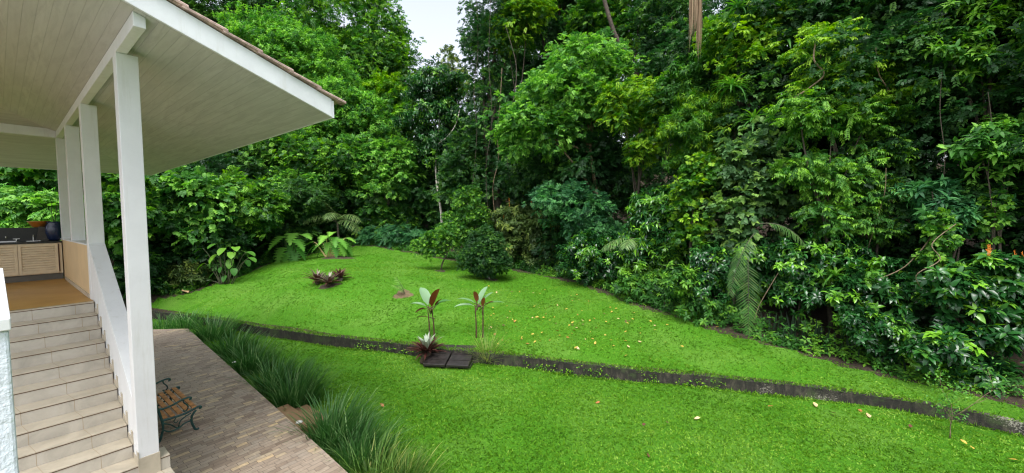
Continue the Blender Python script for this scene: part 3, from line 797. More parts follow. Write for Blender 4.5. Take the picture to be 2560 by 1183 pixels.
def trunk(parent, base, tips, r0, m, g, lean=0.12, name='trunk', limb=True):
    """Tapered trunk with limbs to the crown lobes; coordinates relative to base."""
    tips = [np.array(t) - base for t in tips]
    top = max(tips, key=lambda t: t[2])
    mb = MB()
    mid = top * 0.5 + np.array([g.normal(0, lean), g.normal(0, lean), 0]) * max(1, top[2] * 0.25)
    pts = curve([(0, 0, -0.15), tuple(top * 0.22 + g.normal(0, lean * 0.4, 3) * (1, 1, 0)), tuple(mid), tuple(top * 0.78), tuple(top)], 4)
    nP = len(pts)
    mb.tube(pts, [r0 * (1.25 if i == 0 else 1) * (1 - 0.85 * i / (nP - 1)) for i in range(nP)], 8)
    if limb:
        for tpt in tips:
            if tpt is top: continue
            k = int(nP * g.uniform(0.35, 0.6)); s = np.array(pts[k]); rr = r0 * (1 - 0.85 * k / (nP - 1)) * 0.7
            md = s * 0.45 + tpt * 0.55 + np.array([0, 0, 0.1 * np.linalg.norm(tpt - s)])
            mb.tube(curve([tuple(s), tuple(md), tuple(tpt)], 4), [rr * (1 - 0.8 * i / 8) for i in range(9)], 6)
    return mb.build(name, m, parent, smooth=True)

NB = 0
def plant(name, label, cat, Y, blobs, kind, L, palette, cov=1.5, young=0.15, asp=0.5, tmpl=None, tone=0.42, bark='bark', r0=None, base=None, n=None,
          lump=0.22, group=None, flowers=0, depth=1.0, inner=0.5, rc=None, crownname='foliage'):
    """blobs in photo pixels (x, y, rx, ry[, dY]) at depth Y; builds base Empty > trunk/stem + foliage."""
    global NB
    NB += 1
    if palette == 'glossy' and Y < 12.5: tone, young = tone - 0.05, young * 0.8
    elif palette != 'deep': tone, young = tone - 0.02, young * 1.3
    if Y > 15: L = L * 0.88
    if kind == 'cur' and rc is None: rc = 0.32
    g = np.random.default_rng(1000 + NB)
    W3 = []
    for b in blobs:
        yy = Y + (b[4] if len(b) > 4 else 0)
        c = at(b[0], b[1], yy); rx, rz_ = b[2] * yy / F, b[3] * yy / F
        W3.append((c[0], c[1], c[2], rx, (rx + rz_) / 2 * depth, rz_))
    lo = min(W3, key=lambda b: b[2] - b[5])
    bx, by = (lo[0], lo[1]) if base is None else (at(base[0], base[1], base[2])[:2] if len(base) == 3 else base)
    bz = float(ground(bx, by)[0])
    bp = np.array([bx, by, bz])
    root = empty(name, bp)
    tag(root, label, cat, group)
    area = sum(4 * math.pi * ((b[3] * b[4]) ** 1.6 / 3 + (b[4] * b[5]) ** 1.6 / 3 + (b[3] * b[5]) ** 1.6 / 3) ** (1 / 1.6) for b in W3)
    nn = {'ros': 8, 'bam': 9, 'pin': 6, 'spr': 4, 'cur': 5}[kind] if n is None else n
    per = nn * (1 if kind in ('ros', 'bam') else 2)
    ncl = int(cov * 2.3 * area / (per * L * L * asp * 0.6))
    ncl = max(20, min(ncl, 9000))
    p, out, cid = shell(W3, ncl, g, lump, inner, rc)
    zg = ground(p[:, 0], p[:, 1])
    keep = (p[:, 2] > zg + 0.12) & ((p[:, 1] > wally(p[:, 0]) + 0.1) | (p[:, 0] < -13))
    p, out, cid = p[keep] - bp, out[keep], cid[keep]
    if tmpl is None: tmpl = 'ovate' if Y < 17 else 'dia'
    lv = Leaves(tmpl)
    fill_leaves(lv, kind, p, out, L, L * asp, g, young, tone, n, cid)
    lv.build(crownname, M[palette], root)
    hmax = max(b[2] for b in W3) - bz
    trunk(root, bp, [np.array(b[:3]) for b in W3], r0 or max(0.02, 0.018 * hmax), M[bark], g, name='trunk' if hmax > 3.5 else 'stem')
    if flowers:
        fl = p[out[:, 1] < 0.2]
        fl = fl[np.argsort(-(fl[:, 2] + g.normal(0, 0.5, len(fl))))][:flowers]
        for q in fl:
            mb = MB()
            q = q + np.array([0, -0.02, 0.06])
            for i in range(5):
                mb.tube([q + (0, 0, 0.03 * i), q + (0.035 * math.cos(i * 2.4), 0.035 * math.sin(i * 2.4), 0.03 * i + 0.05)], [0.009, 0.003], 5)
            mb.tube([q - (0, 0, 0.06), q + (0, 0, 0.19)], [0.006, 0.003], 5)
            mb.build('flower_spike', M['flower'], root)
    return root

def frond_leaves(lv, mbr, p0, d0, length, g, pairs=26, ll=0.3, droop=0.8, tone=0.45, upv=UPV, wid=0.12):
    """One feather palm frond: arching rachis with paired leaflets."""
    d0 = nrmz(np.array(d0, float)[None])[0]
    pts = [np.array(p0, float)]
    d = d0.copy(); st = length / 20
    for i in range(20):
        pts.append(pts[-1] + d * st); d = nrmz((d - UPV * droop / 20)[None])[0]
    P = np.array(pts)
    mbr.tube(P, [0.014 * (1 - 0.8 * i / 20) for i in range(21)], 5)
    t = np.linspace(0.14, 0.99, pairs)
    pos = np.stack([np.interp(t * 20, np.arange(21), P[:, k]) for k in range(3)], 1)
    tan = nrmz(np.stack([np.interp(np.clip(t * 20 + 0.5, 0, 20), np.arange(21), P[:, k]) - np.interp(np.clip(t * 20 - 0.5, 0, 20), np.arange(21), P[:, k]) for k in range(3)], 1))
    sd = nrmz(np.cross(tan, np.broadcast_to(upv, tan.shape)))
    up = np.cross(sd, tan)
    ln = ll * np.sin(np.pi * (0.18 + 0.75 * t)) ** 0.8
    for s in (-1, 1):
        a = nrmz(sd * s + tan * (0.45 + 0.5 * t[:, None]) + up * 0.15 - UPV * 0.25 + g.normal(0, 0.06, tan.shape))
        lv.add(pos, a, up, ln * g.uniform(0.9, 1.1, pairs), 0.024 + 0 * t, tone + g.normal(0, 0.1, pairs))

def palm(name, label, cat, base, fronds, ll=0.35, tone=0.5, pal='palm', pairs=28, stem=0.0, width=0.03):
    """fronds: (start offset, direction, length, droop) — each frond a part with its rachis."""
    global NB
    NB += 1
    g = np.random.default_rng(5000 + NB)
    root = empty(name, base); tag(root, label, cat)
    if stem: MB().tube([(0, 0, -0.2), (0.03, 0, stem * 0.5), (0, 0, stem)], [0.09, 0.07, 0.06], 8).build('trunk', M['bark'], root)
    for (s, d, ln, dr) in fronds:
        lv = Leaves('leaflet'); mb = MB()
        frond_leaves(lv, mb, s, d, ln, g, pairs, ll, dr, tone)
        f = lv.build('frond', M[pal], root)
        mb.build('rachis', M['stem'], f)
    return root

def rosette_thing(name, label, cat, base, n, L, W, pal, tmpl='strap', el=(15, 75), tone=(0.2, 0.7), group=None, pot=None, z0=0.0, seed=None, part='leaf_rosette'):
    global NB
    NB += 1
    g = np.random.default_rng(seed or 7000 + NB)
    root = empty(name, base); tag(root, label, cat, group)
    lv = Leaves(tmpl)
    add_rosette(lv, np.array([0, 0, z0]), n, L, W, g, el, tone)
    lv.build(part, M[pal], root)
    if pot: MB().lathe([(0.07, 0), (0.1, 0.0), (0.13, z0 * 0.9), (0.11, z0 * 0.95), (0.02, z0 * 0.9)], n=14).build('pot' if pot != 'soil' else 'root_clump', M[pot], root)
    return root

def add_rosette(lv, c, n, L, W, g, el=(15, 75), tone=(0.2, 0.7), spread=0.02):
    ph = np.arange(n) * 2.39996 + g.normal(0, 0.15, n)
    f = (np.arange(n) + 0.5) / n
    e = np.radians(el[0] + (el[1] - el[0]) * f + g.normal(0, 5, n))
    d = np.stack([np.cos(ph) * np.cos(e), np.sin(ph) * np.cos(e), np.sin(e)], 1)
    h = np.stack([np.cos(ph), np.sin(ph), 0 * ph], 1)
    up = UPV[None] * np.cos(e)[:, None] - h * np.sin(e)[:, None]
    lv.add(c + h * spread, d, up, L * g.uniform(0.75, 1.1, n) * (1 - 0.3 * f), W * g.uniform(0.85, 1.1, n), tone[0] + (tone[1] - tone[0]) * f + g.normal(0, 0.08, n))

# ------------------------------------------------------------------ far wood and undergrowth (stuff: one mass each)
def mass(name, pts, L, pal, cov, kind='spr', tone=0.35, young=0.05, tmpl='dia', asp=0.5, seed=1):
    g = np.random.default_rng(seed)
    ar = sum(4 * math.pi * b[3] * b[5] for b in pts)
    n = int(cov * 2.0 * ar / (8 * L * L * asp * 0.6))
    p, out, cid = shell(pts, n, g, 0.3, 0.35)
    keep = p[:, 2] > ground(p[:, 0], p[:, 1]) - 0.1
    p, out, cid = p[keep], out[keep], cid[keep]
    lv = Leaves(tmpl); fill_leaves(lv, kind, p, out, L, L * asp, g, young, tone, None, cid)
    return tag(lv.build(name, M[pal]), kind='stuff')
g0 = np.random.default_rng(3)
UND = [(-26, 15.5), (-21, 17.5), (-17.5, 20.0), (-17.2, 23.5), (-17.8, 27), (-15.5, 30), (-11, 30.5), (-6.5, 29.5), (-2.5, 27.2), (1.5, 24.5), (4.8, 20.5), (6.9, 16.5), (8.9, 13.8), (10.4, 11.9), (11.6, 10.2), (13.0, 8.2), (14.5, 5.5)]
UH = [4.5, 5, 5.5, 6, 6.5, 6, 5, 5, 6, 8, 9, 10, 10.5, 10.5, 10.5, 10, 9]
ptl, ptr = [], []
for (x, y), h in zip(UND, UH):
    if x > 6: x, y = x + 0.8, y + 0.5
    z0 = float(ground(x, y)[0]); zz = 0.6
    while zz < h:
        (ptr if x > 6 else ptl).append((x + g0.normal(0, 0.4), y + g0.normal(0, 0.4), z0 + zz, 2.0, 1.5, 1.7)); zz += 2.1
mass('undergrowth', ptl, 0.18, 'deep', 1.2, 'spr', 0.28, 0.03, seed=11)
mass('undergrowth', ptr, 0.125, 'deep', 1.0, 'spr', 0.30, 0.07, seed=14)  # darker leaf colour on the right deepens the shade in the gaps
pts = []
for x in np.arange(-44, 34, 5.5):
    y = 44 + 4 * math.sin(x * 0.7)
    if x > 16: y = 44 - (x - 16) * 1.2
    if x < -30: y = 44 + (x + 30) * 0.8
    z0 = float(ground(x, y)[0])
    gap = -16.5 < x < -3.0
    for zz in (0.5, 4.0, 7.5, 11.0, 15.0):
        if gap and zz > 7: continue
        pts.append((x + g0.normal(0, 1), y + g0.normal(0, 1.2), z0 + zz, 4.2, 3.0, 3.0))
mass('distant_wood', pts, 0.36, 'deep', 1.2, 'spr', 0.38, 0.10, seed=12)
# right and left flanks, so a side step still meets forest
pts = []
for (x, y) in ((16, 9), (17.5, 4), (19, 0), (21, 14), (20, -4), (-29, 13), (-33, 18), (-30, 24), (-25, 30), (-27, 36), (-22, 34)):
    z0 = float(ground(x, y)[0])
    for zz in (1, 4.5, 8.0): pts.append((x, y, z0 + zz, 2.8, 2.8, 2.4))
mass('side_wood', pts, 0.3, 'deep', 0.9, 'spr', 0.35, 0.08, seed=13)

# ------------------------------------------------------------------ trees beyond the lawn
TREE, SH = 'rainforest_tree', 'broadleaf_shrub'
# --- far canopy over the roof
plant(TREE, 'tall dark tree with sky showing through, rising behind the roof edge at top', 'tree', 39, [(560, 30, 130, 90), (640, 100, 110, 90), (700, 20, 110, 70), (500, 120, 100, 110)], 'spr', 0.30, 'deep', 1.0, 0.2, r0=0.3)
plant(TREE, 'tall rounded tree left of the white sky gap, its limbs showing', 'tree', 37, [(860, 60, 140, 110), (940, 120, 85, 100), (900, 190, 115, 110), (1000, 180, 48, 58), (800, 150, 80, 90)], 'spr', 0.27, 'mid', 0.95, 0.28, r0=0.35, tone=0.38)
plant(TREE, 'broad domed pale green tree just above the tiled roof edge', 'tree', 31, [(665, 105, 80, 65), (745, 160, 110, 95), (800, 230, 105, 80), (690, 190, 90, 90), (610, 90, 40, 40)], 'bam', 0.26, 'fresh', 1.5, 0.35, asp=0.36, tone=0.36, r0=0.25)
plant(TREE, 'dense mid green tree beside the low corner of the roof', 'tree', 29, [(850, 290, 95, 80), (900, 340, 100, 80), (830, 370, 90, 70), (760, 330, 80, 70)], 'bam', 0.25, 'fresh', 1.4, 0.25, asp=0.38, tone=0.32, r0=0.22)
plant(TREE, 'small yellow green round crown below the sky gap', 'tree', 30, [(965, 235, 48, 38), (950, 260, 35, 30)], 'bam', 0.22, 'lime', 1.6, 0.2, asp=0.36, tone=0.5, r0=0.14)
plant(TREE, 'leafy tree standing under the yellow green round crown', 'tree', 30, [(1000, 290, 50, 55), (980, 350, 55, 60), (940, 300, 45, 40)], 'spr', 0.22, 'mid', 1.4, 0.25, r0=0.15)
plant(TREE, 'dark glossy tree with slim pale trunk standing in front of the sky gap foot', 'tree', 27.5, [(1095, 230, 70, 60), (1085, 310, 75, 75), (1100, 370, 55, 40)], 'ros', 0.30, 'glossy', 1.3, 0.05, asp=0.36, tone=0.35, bark='palebark', r0=0.11, base=(1106, 560, 26.0), tmpl='narrow')
plant(TREE, 'thin pale-leaved treetop poking up right of the sky gap', 'tree', 34, [(1118, 150, 22, 32), (1125, 195, 38, 34), (1150, 250, 50, 60)], 'spr', 0.24, 'olive', 0.75, 0.2, r0=0.07)
plant('vine_clad_tree', 'tall dark column of a tree wrapped in climbing vines, right of the sky gap', 'tree', 25, [(1232, 30, 74, 110), (1232, 150, 70, 110), (1230, 280, 70, 110), (1215, 390, 65, 90), (1245, 480, 65, 70), (1205, 110, 40, 60), (1290, 70, 55, 90)], 'spr', 0.16, 'deep', 2.2, 0.10, asp=0.5, tone=0.36, bark='bark', r0=0.3, lump=0.3, rc=0.45)
plant(TREE, 'pale yellowish spray of foliage hanging at top right of the vine column', 'tree', 24, [(1290, 60, 50, 55), (1320, 20, 60, 40), (1265, 100, 25, 30)], 'pin', 0.16, 'lime', 1.0, 0.3, asp=0.36, tone=0.45, r0=0.07)
plant(TREE, 'big dark tree with thick brown trunk behind the light green central tree', 'tree', 27, [(1400, -20, 110, 60), (1450, 40, 90, 60), (1350, 80, 55, 60), (1410, -110, 130, 80)], 'spr', 0.24, 'deep', 1.0, 0.15, tone=0.35, r0=0.5, base=(1420, 640, 27))
plant(TREE, 'tall tree with leaning dark trunk at top centre right', 'tree', 25, [(1520, -40, 90, 60), (1600, 20, 90, 60), (1560, 100, 80, 70), (1480, 60, 60, 60)], 'spr', 0.20, 'mid', 0.85, 0.2, tone=0.33, r0=0.22, base=(1640, 620, 25))
plant(TREE, 'dark thin-leaved tree behind the hanging dead palm skirt', 'tree', 22, [(1680, 40, 80, 80), (1690, 150, 80, 80), (1640, 200, 60, 60)], 'spr', 0.18, 'deep', 0.9, 0.1, tone=0.33, r0=0.18)
# --- middle storey, left of centre
plant(TREE, 'bushy tree under the eave line, mid green with pale tips', 'tree', 26.5, [(560, 400, 110, 70), (650, 420, 95, 70), (480, 430, 90, 50)], 'spr', 0.21, 'mid', 1.4, 0.25, tone=0.32)
plant(TREE, 'bushy tree right of the eave corner, bright leaf sprays on dark', 'tree', 27, [(740, 400, 90, 60), (790, 440, 85, 70), (850, 430, 70, 60)], 'spr', 0.21, 'mid', 1.4, 0.3, tone=0.30)
plant(TREE, 'light green layered tree in the middle distance above the palm tuft', 'tree', 27.5, [(930, 410, 70, 55), (990, 440, 60, 50), (1000, 390, 45, 45), (950, 480, 60, 45)], 'spr', 0.2, 'fresh', 1.3, 0.3, tone=0.4)
plant(SH, 'dark green shrub left of the vine column foot', 'shrub', 25.5, [(1160, 400, 50, 60), (1150, 470, 55, 60), (1180, 440, 50, 50)], 'spr', 0.18, 'deep', 1.3, 0.15, tone=0.45)
plant(SH, 'mixed dark shrub at the foot of the pale trunk', 'shrub', 28.6, [(1080, 500, 60, 55), (1030, 530, 60, 45), (1110, 540, 45, 45)], 'spr', 0.19, 'deep', 1.3, 0.15)
# --- central trees
plant(TREE, 'large light green tree with leaning mottled trunk at the picture centre', 'tree', 19.5, [(1450, 165, 100, 65), (1400, 250, 110, 60), (1320, 310, 75, 65), (1480, 240, 85, 60), (1370, 330, 80, 55), (1290, 350, 42, 40), (1540, 190, 45, 50), (1440, 300, 80, 50)], 'spr', 0.17, 'fresh', 1.25, 0.4, tone=0.36, bark='tanbark', r0=0.13, base=(1525, 640, 19.8), lump=0.3)
plant(TREE, 'yellow green fine leaved tree right of the large central tree', 'tree', 17.6, [(1600, 245, 85, 40), (1560, 290, 55, 40), (1640, 300, 50, 60), (1610, 380, 45, 40), (1540, 250, 40, 30)], 'pin', 0.13, 'lime', 1.2, 0.4, asp=0.42, tone=0.40, r0=0.09, base=(1590, 640, 18.8), lump=0.3)
plant(SH, 'dark small leaved thicket under the large central tree', 'shrub', 22.3, [(1330, 430, 70, 70), (1400, 450, 80, 70), (1470, 440, 70, 70), (1540, 460, 70, 80), (1600, 470, 60, 70)], 'spr', 0.14, 'deep', 1.3, 0.1, tone=0.42)
plant(SH, 'blue green bush halfway up, left of the leaning mottled trunk', 'shrub', 19.3, [(1400, 505, 80, 45), (1450, 540, 80, 60), (1480, 600, 70, 60)], 'spr', 0.14, 'blue', 1.3, 0.2, tone=0.45)
# --- hedge run right of the lawn
plant('flowering_hedge', 'wide olive leaved hedge with orange flower spikes behind the dark round bush', 'hedge', 22.2, [(1290, 565, 60, 50), (1350, 570, 75, 60), (1410, 580, 65, 60), (1300, 625, 60, 50), (1370, 640, 75, 45), (1430, 650, 55, 45)], 'ros', 0.27, 'olive', 1.5, 0.12, asp=0.42, tmpl='ovate', tone=0.30, flowers=9, bark='stem')
plant(SH, 'glossy dark shrub at the right end of the olive hedge', 'shrub', 17.4, [(1480, 640, 70, 60), (1530, 670, 70, 55), (1560, 720, 60, 40)], 'ros', 0.2, 'glossy', 1.3, 0.12, asp=0.4, tone=0.36)
plant(SH, 'glossy upright shrub with bright drooping top leaves, centre right', 'shrub', 15.6, [(1650, 520, 62, 55), (1640, 590, 75, 65), (1680, 560, 60, 60), (1610, 640, 70, 60), (1690, 640, 70, 60)], 'ros', 0.27, 'glossy', 1.2, 0.25, asp=0.34, tmpl='ovate', tone=0.48)
plant(SH, 'low leafy shrub on the lawn edge below the bright topped glossy shrub', 'shrub', 14.9, [(1590, 720, 55, 40), (1650, 720, 65, 45), (1700, 740, 60, 45)], 'ros', 0.18, 'mid', 1.2, 0.2, asp=0.4, tone=0.38)
plant('bamboo_vine', 'light green narrow leaved thicket above the pale cascading vines', 'climber', 14.6, [(1720, 330, 65, 60), (1770, 290, 60, 60), (1740, 400, 60, 50), (1790, 350, 45, 50)], 'bam', 0.16, 'lime', 1.3, 0.2, asp=0.2, tmpl='narrow', tone=0.28, lump=0.3)
plant('vine_curtain', 'bright yellow green vine cascading left of the pale grey green vine', 'climber', 13.6, [(1740, 470, 42, 50), (1730, 540, 40, 55), (1760, 430, 45, 40), (1725, 590, 28, 40)], 'spr', 0.13, 'lime', 1.2, 0.22, asp=0.6, tone=0.24, n=3, rc=0.3, tmpl='ovate', lump=0.3)
plant('vine_curtain', 'pale grey green vine cascading to the palm frond, right of centre', 'climber', 12.8, [(1880, 400, 70, 60), (1870, 480, 60, 60), (1840, 540, 55, 60), (1960, 470, 55, 60), (1980, 540, 40, 50), (1830, 600, 30, 40)], 'spr', 0.15, 'pale', 1.2, 0.26, asp=0.65, tone=0.34, n=3, rc=0.32, tmpl='ovate', lump=0.3)
plant('vine_clad_tree', 'trunk smothered in yellow green creepers at top, right of the dead palm', 'tree', 13.8, [(1905, 40, 45, 70), (1900, 120, 40, 60), (1830, 90, 60, 50), (1860, 170, 55, 55), (1950, 40, 40, 40)], 'spr', 0.14, 'lime', 1.2, 0.3, asp=0.5, tone=0.38, n=3, rc=0.35, tmpl='ovate', r0=0.2, lump=0.3)
plant('vine_curtain', 'dark ivy like creeper hanging between the strap leaved epiphytes', 'climber', 13.9, [(1860, 260, 45, 80), (1830, 330, 40, 50), (1900, 200, 40, 60)], 'spr', 0.13, 'deep', 1.2, 0.12, asp=0.6, tone=0.42, n=3, rc=0.3, tmpl='ovate')
plant(TREE, 'bushy tree left of the creeper smothered trunk, blue green', 'tree', 15.8, [(1770, 170, 50, 55), (1740, 240, 60, 50), (1700, 210, 50, 50), (1780, 110, 40, 50)], 'ros', 0.2, 'mid', 1.2, 0.12, asp=0.32, tmpl='narrow', tone=0.42)
plant(TREE, 'feathery yellow tipped tree on the right, upper arching sprays', 'tree', 11.6, [(2130, 190, 85, 50), (2060, 230, 70, 50), (2220, 210, 75, 40), (2150, 260, 95, 45), (2050, 130, 60, 60)], 'pin', 0.115, 'lime', 0.75, 0.36, asp=0.36, tmpl='narrow', tone=0.46, r0=0.08, lump=0.35)
plant(TREE, 'feathery tree on the right, middle layer with bright leaf tips', 'tree', 11.3, [(2080, 310, 85, 45), (2000, 290, 60, 50), (2170, 300, 80, 40), (2090, 440, 90, 45), (2180, 410, 70, 50), (2010, 430, 55, 45)], 'pin', 0.115, 'mid', 0.8, 0.40, asp=0.36, tmpl='narrow', tone=0.5, r0=0.07, lump=0.35)
plant(TREE, 'feathery low branches on the right above the leaning twigs', 'tree', 11.2, [(2120, 500, 85, 40), (2210, 490, 60, 45), (2060, 550, 60, 45), (2160, 570, 80, 40)], 'pin', 0.11, 'mid', 0.8, 0.30, asp=0.38, tmpl='narrow', tone=0.46, lump=0.35)
plant(TREE, 'large leaved dark tree overhanging the top right corner', 'tree', 10.0, [(2440, 100, 110, 70), (2520, 190, 70, 60), (2380, 160, 75, 50), (2470, 30, 110, 50), (2350, 120, 50, 35)], 'ros', 0.19, 'mid', 0.6, 0.4, asp=0.38, tmpl='ovate', tone=0.46, r0=0.09, n=6, lump=0.35)
plant(TREE, 'dark tree behind the large leaved tree at the top right', 'tree', 12.5, [(2250, 40, 130, 80), (2150, 30, 90, 70), (2420, 240, 120, 80), (2350, 330, 120, 80)], 'spr', 0.115, 'mid', 0.85, 0.16, tmpl='dia', tone=0.3, r0=0.12)
plant(TREE, 'light green large leaved branches at the right frame edge', 'tree', 9.4, [(2510, 340, 65, 45), (2450, 380, 60, 40), (2530, 410, 60, 50)], 'ros', 0.2, 'fresh', 0.9, 0.3, asp=0.42, tmpl='ovate', tone=0.40, n=6, r0=0.05, lump=0.35)
plant(SH, 'whorled glossy shrub with blue green rosettes on the right', 'shrub', 9.9, [(2360, 530, 60, 45), (2410, 570, 60, 45), (2330, 480, 50, 40), (2440, 510, 50, 40)], 'ros', 0.21, 'blue', 1.0, 0.25, asp=0.36, tmpl='ovate', tone=0.52)
plant('hanging_creeper', 'yellow green creeper strand hanging at the right, above the orange flower spikes', 'climber', 9.3, [(2345, 600, 14, 55), (2335, 655, 16, 35), (2360, 560, 12, 40)], 'spr', 0.09, 'mid', 1.1, 0.3, asp=0.65, tone=0.4, n=3, rc=0.16, tmpl='ovate')
plant('hanging_creeper', 'yellow green creeper strand hanging beside the right frame edge', 'climber', 9.3, [(2490, 500, 14, 45), (2480, 560, 13, 40)], 'spr', 0.09, 'mid', 1.0, 0.3, asp=0.65, tone=0.4, n=3, rc=0.16, tmpl='ovate')
plant(SH, 'dark shrub behind the drooping palm frond', 'shrub', 12.7, [(1780, 660, 60, 60), (1760, 730, 65, 55), (1860, 640, 60, 60), (1930, 690, 60, 70)], 'ros', 0.17, 'glossy', 1.2, 0.10, asp=0.42, tone=0.36)
plant(SH, 'low shrub on the lawn edge left of the drooping palm frond', 'shrub', 12.4, [(1740, 770, 50, 35), (1700, 700, 45, 40), (1820, 790, 40, 35)], 'ros', 0.16, 'mid', 1.2, 0.16, asp=0.42, tone=0.36)
plant(SH, 'dark leafy shrub above the snake plants', 'shrub', 11.3, [(2000, 640, 70, 55), (2060, 690, 70, 55), (2110, 640, 60, 50), (2000, 740, 60, 45)], 'ros', 0.16, 'glossy', 1.15, 0.16, asp=0.44, tone=0.40)
plant(SH, 'broad leaved bush with yellowish veins right of the snake plants', 'shrub', 10.0, [(2190, 690, 70, 50), (2240, 720, 60, 55), (2150, 740, 60, 45), (2200, 780, 70, 50)], 'ros', 0.19, 'glossy', 1.15, 0.2, asp=0.46, tone=0.40)
plant(SH, 'low dense bush at the lawn edge below the broad leaved bush', 'shrub', 9.5, [(2200, 830, 60, 45), (2260, 850, 65, 50), (2150, 810, 45, 40)], 'ros', 0.14, 'glossy', 1.15, 0.12, asp=0.48, tone=0.38)
plant('flowering_shrub', 'large leaved shrub with orange flower spikes at the right frame edge', 'shrub', 8.9, [(2440, 690, 80, 50), (2520, 700, 60, 60), (2400, 740, 70, 60), (2500, 780, 75, 65), (2340, 690, 50, 45)], 'ros', 0.23, 'glossy', 1.1, 0.22, asp=0.46, tmpl='ovate', tone=0.40, flowers=6)
plant(SH, 'big dark leaved shrub under the orange flower spikes, nearest the wall end', 'shrub', 8.5, [(2420, 860, 75, 55), (2500, 880, 75, 60), (2340, 880, 55, 50), (2460, 940, 70, 45)], 'ros', 0.21, 'glossy', 1.1, 0.12, asp=0.46, tmpl='ovate', tone=0.36)
# --- left hedge run
plant(SH, 'tall bush with rounded pale leaves right behind the front veranda post', 'shrub', 19.5, [(440, 475, 80, 55), (500, 490, 70, 55), (420, 550, 75, 60), (480, 570, 80, 55)], 'spr', 0.23, 'fresh', 1.3, 0.25, asp=0.62, tone=0.28, tmpl='ovate')
plant(SH, 'dark thicket below the rounded pale leaves at the left lawn edge', 'shrub', 19.8, [(400, 640, 80, 70), (470, 640, 70, 60), (540, 620, 70, 60), (370, 700, 60, 50)], 'spr', 0.18, 'deep', 1.2, 0.08, tone=0.30)
plant(SH, 'low glossy shrub with drooping olive leaves left of the round leaved plant', 'shrub', 18.9, [(470, 688, 48, 40), (440, 705, 40, 30), (500, 700, 35, 30)], 'ros', 0.22, 'olive', 1.3, 0.08, asp=0.36, tmpl='ovate', tone=0.35)
plant(SH, 'bright leaved shrub above the round leaved plant', 'shrub', 21.5, [(570, 490, 75, 55), (630, 510, 75, 60), (600, 560, 80, 55)], 'spr', 0.2, 'mid', 1.3, 0.3, tone=0.36)
plant(SH, 'dark feathery leaved shrub behind the left lobed leaf plant', 'shrub', 24.5, [(690, 540, 80, 60), (740, 510, 75, 55), (660, 600, 70, 50), (720, 600, 60, 45)], 'pin', 0.14, 'deep', 1.2, 0.15, asp=0.36, tone=0.5)
plant(SH, 'pale tipped shrub left of the arching palm tuft', 'shrub', 26, [(760, 470, 70, 50), (700, 460, 70, 45)], 'spr', 0.2, 'fresh', 1.2, 0.35, tone=0.35)
plant(SH, 'dark shrub behind the arching palm tuft', 'shrub', 28, [(850, 560, 70, 50), (900, 530, 60, 60), (800, 570, 60, 45)], 'spr', 0.19, 'deep', 1.2, 0.06, tone=0.35)
plant(SH, 'leafy bush between the palm tuft and the pale trunk', 'shrub', 28, [(950, 530, 50, 45), (990, 560, 50, 40), (930, 580, 45, 35)], 'spr', 0.19, 'mid', 1.2, 0.2, tone=0.4)
# --- seen past the veranda posts
plant('feathery_bush', 'light green feathery bush beyond the black backsplash of the veranda', 'shrub', 13.2, [(30, 520, 90, 50), (110, 530, 70, 45), (20, 570, 80, 40), (120, 570, 60, 40)], 'pin', 0.16, 'fresh', 1.2, 0.25, asp=0.4, tone=0.5)
plant(SH, 'large leaved shrub between the ceiling edge and the feathery bush', 'shrub', 15.2, [(20, 440, 100, 60), (110, 440, 90, 60), (60, 390, 110, 50)], 'spr', 0.22, 'mid', 1.2, 0.15, asp=0.6, tone=0.42, tmpl='ovate')
plant(SH, 'large leaved shrub seen between the two nearest veranda posts', 'shrub', 16.8, [(270, 500, 70, 60), (320, 540, 60, 70), (240, 560, 60, 60), (300, 450, 60, 40)], 'spr', 0.22, 'mid', 1.3, 0.2, asp=0.6, tone=0.42, tmpl='ovate')
plant(SH, 'dark thicket low between the stair parapet and the front post', 'shrub', 17.6, [(290, 640, 60, 60), (340, 680, 60, 60), (250, 680, 60, 60)], 'spr', 0.18, 'deep', 1.2, 0.08, tone=0.35)

# ------------------------------------------------------------------ plants standing on the lawn
def lawnpt(x, y, z0=-2.8):
    """Point of the lawn on the sight line of a photo pixel (a few steps of the ray against the ground)."""
    z = z0
    for _ in range(40):
        q = atz(x, y, z); z = 0.6 * z + 0.4 * float(ground(q[0], q[1])[0])
    return atz(x, y, z)
b = lawnpt(1227, 700)
plant('small_tree', 'small dark round bushy tree with short pale trunk on the lawn', 'tree', b[1], [(1212, 640, 52, 46), (1188, 655, 38, 33), (1238, 660, 34, 31), (1212, 602, 38, 32)], 'spr', 0.075, 'deep', 1.7, 0.08, asp=0.55, tone=0.42, tmpl='dia', bark='palebark', r0=0.035, base=(b[0], b[1]))
b = lawnpt(1102, 677)
plant('small_tree', 'small light green tree with thin forked trunk on the lawn', 'tree', b[1], [(1095, 600, 38, 30), (1060, 620, 32, 22), (1120, 590, 28, 32), (1085, 630, 30, 18)], 'spr', 0.10, 'mid', 0.8, 0.3, asp=0.5, tone=0.40, tmpl='dia', bark='bark', r0=0.05, base=(b[0], b[1]))
b = lawnpt(1178, 668)
plant('small_tree', 'slender taller tree with pale stem behind the dark round bushy tree', 'tree', b[1], [(1168, 505, 34, 36), (1195, 550, 34, 34), (1175, 560, 48, 38), (1140, 570, 40, 35), (1190, 610, 40, 35)], 'spr', 0.10, 'mid', 1.2, 0.22, asp=0.5, tone=0.40, tmpl='dia', bark='palebark', r0=0.05, base=(b[0], b[1]))
plant('fern_hedge', 'dark ferny ground plants along the top edge of the lawn mound', 'fern', 27, [(940, 592, 40, 22), (990, 590, 45, 25), (1040, 600, 40, 24)], 'pin', 0.15, 'blue', 1.2, 0.06, asp=0.3, tone=0.5, n=8)

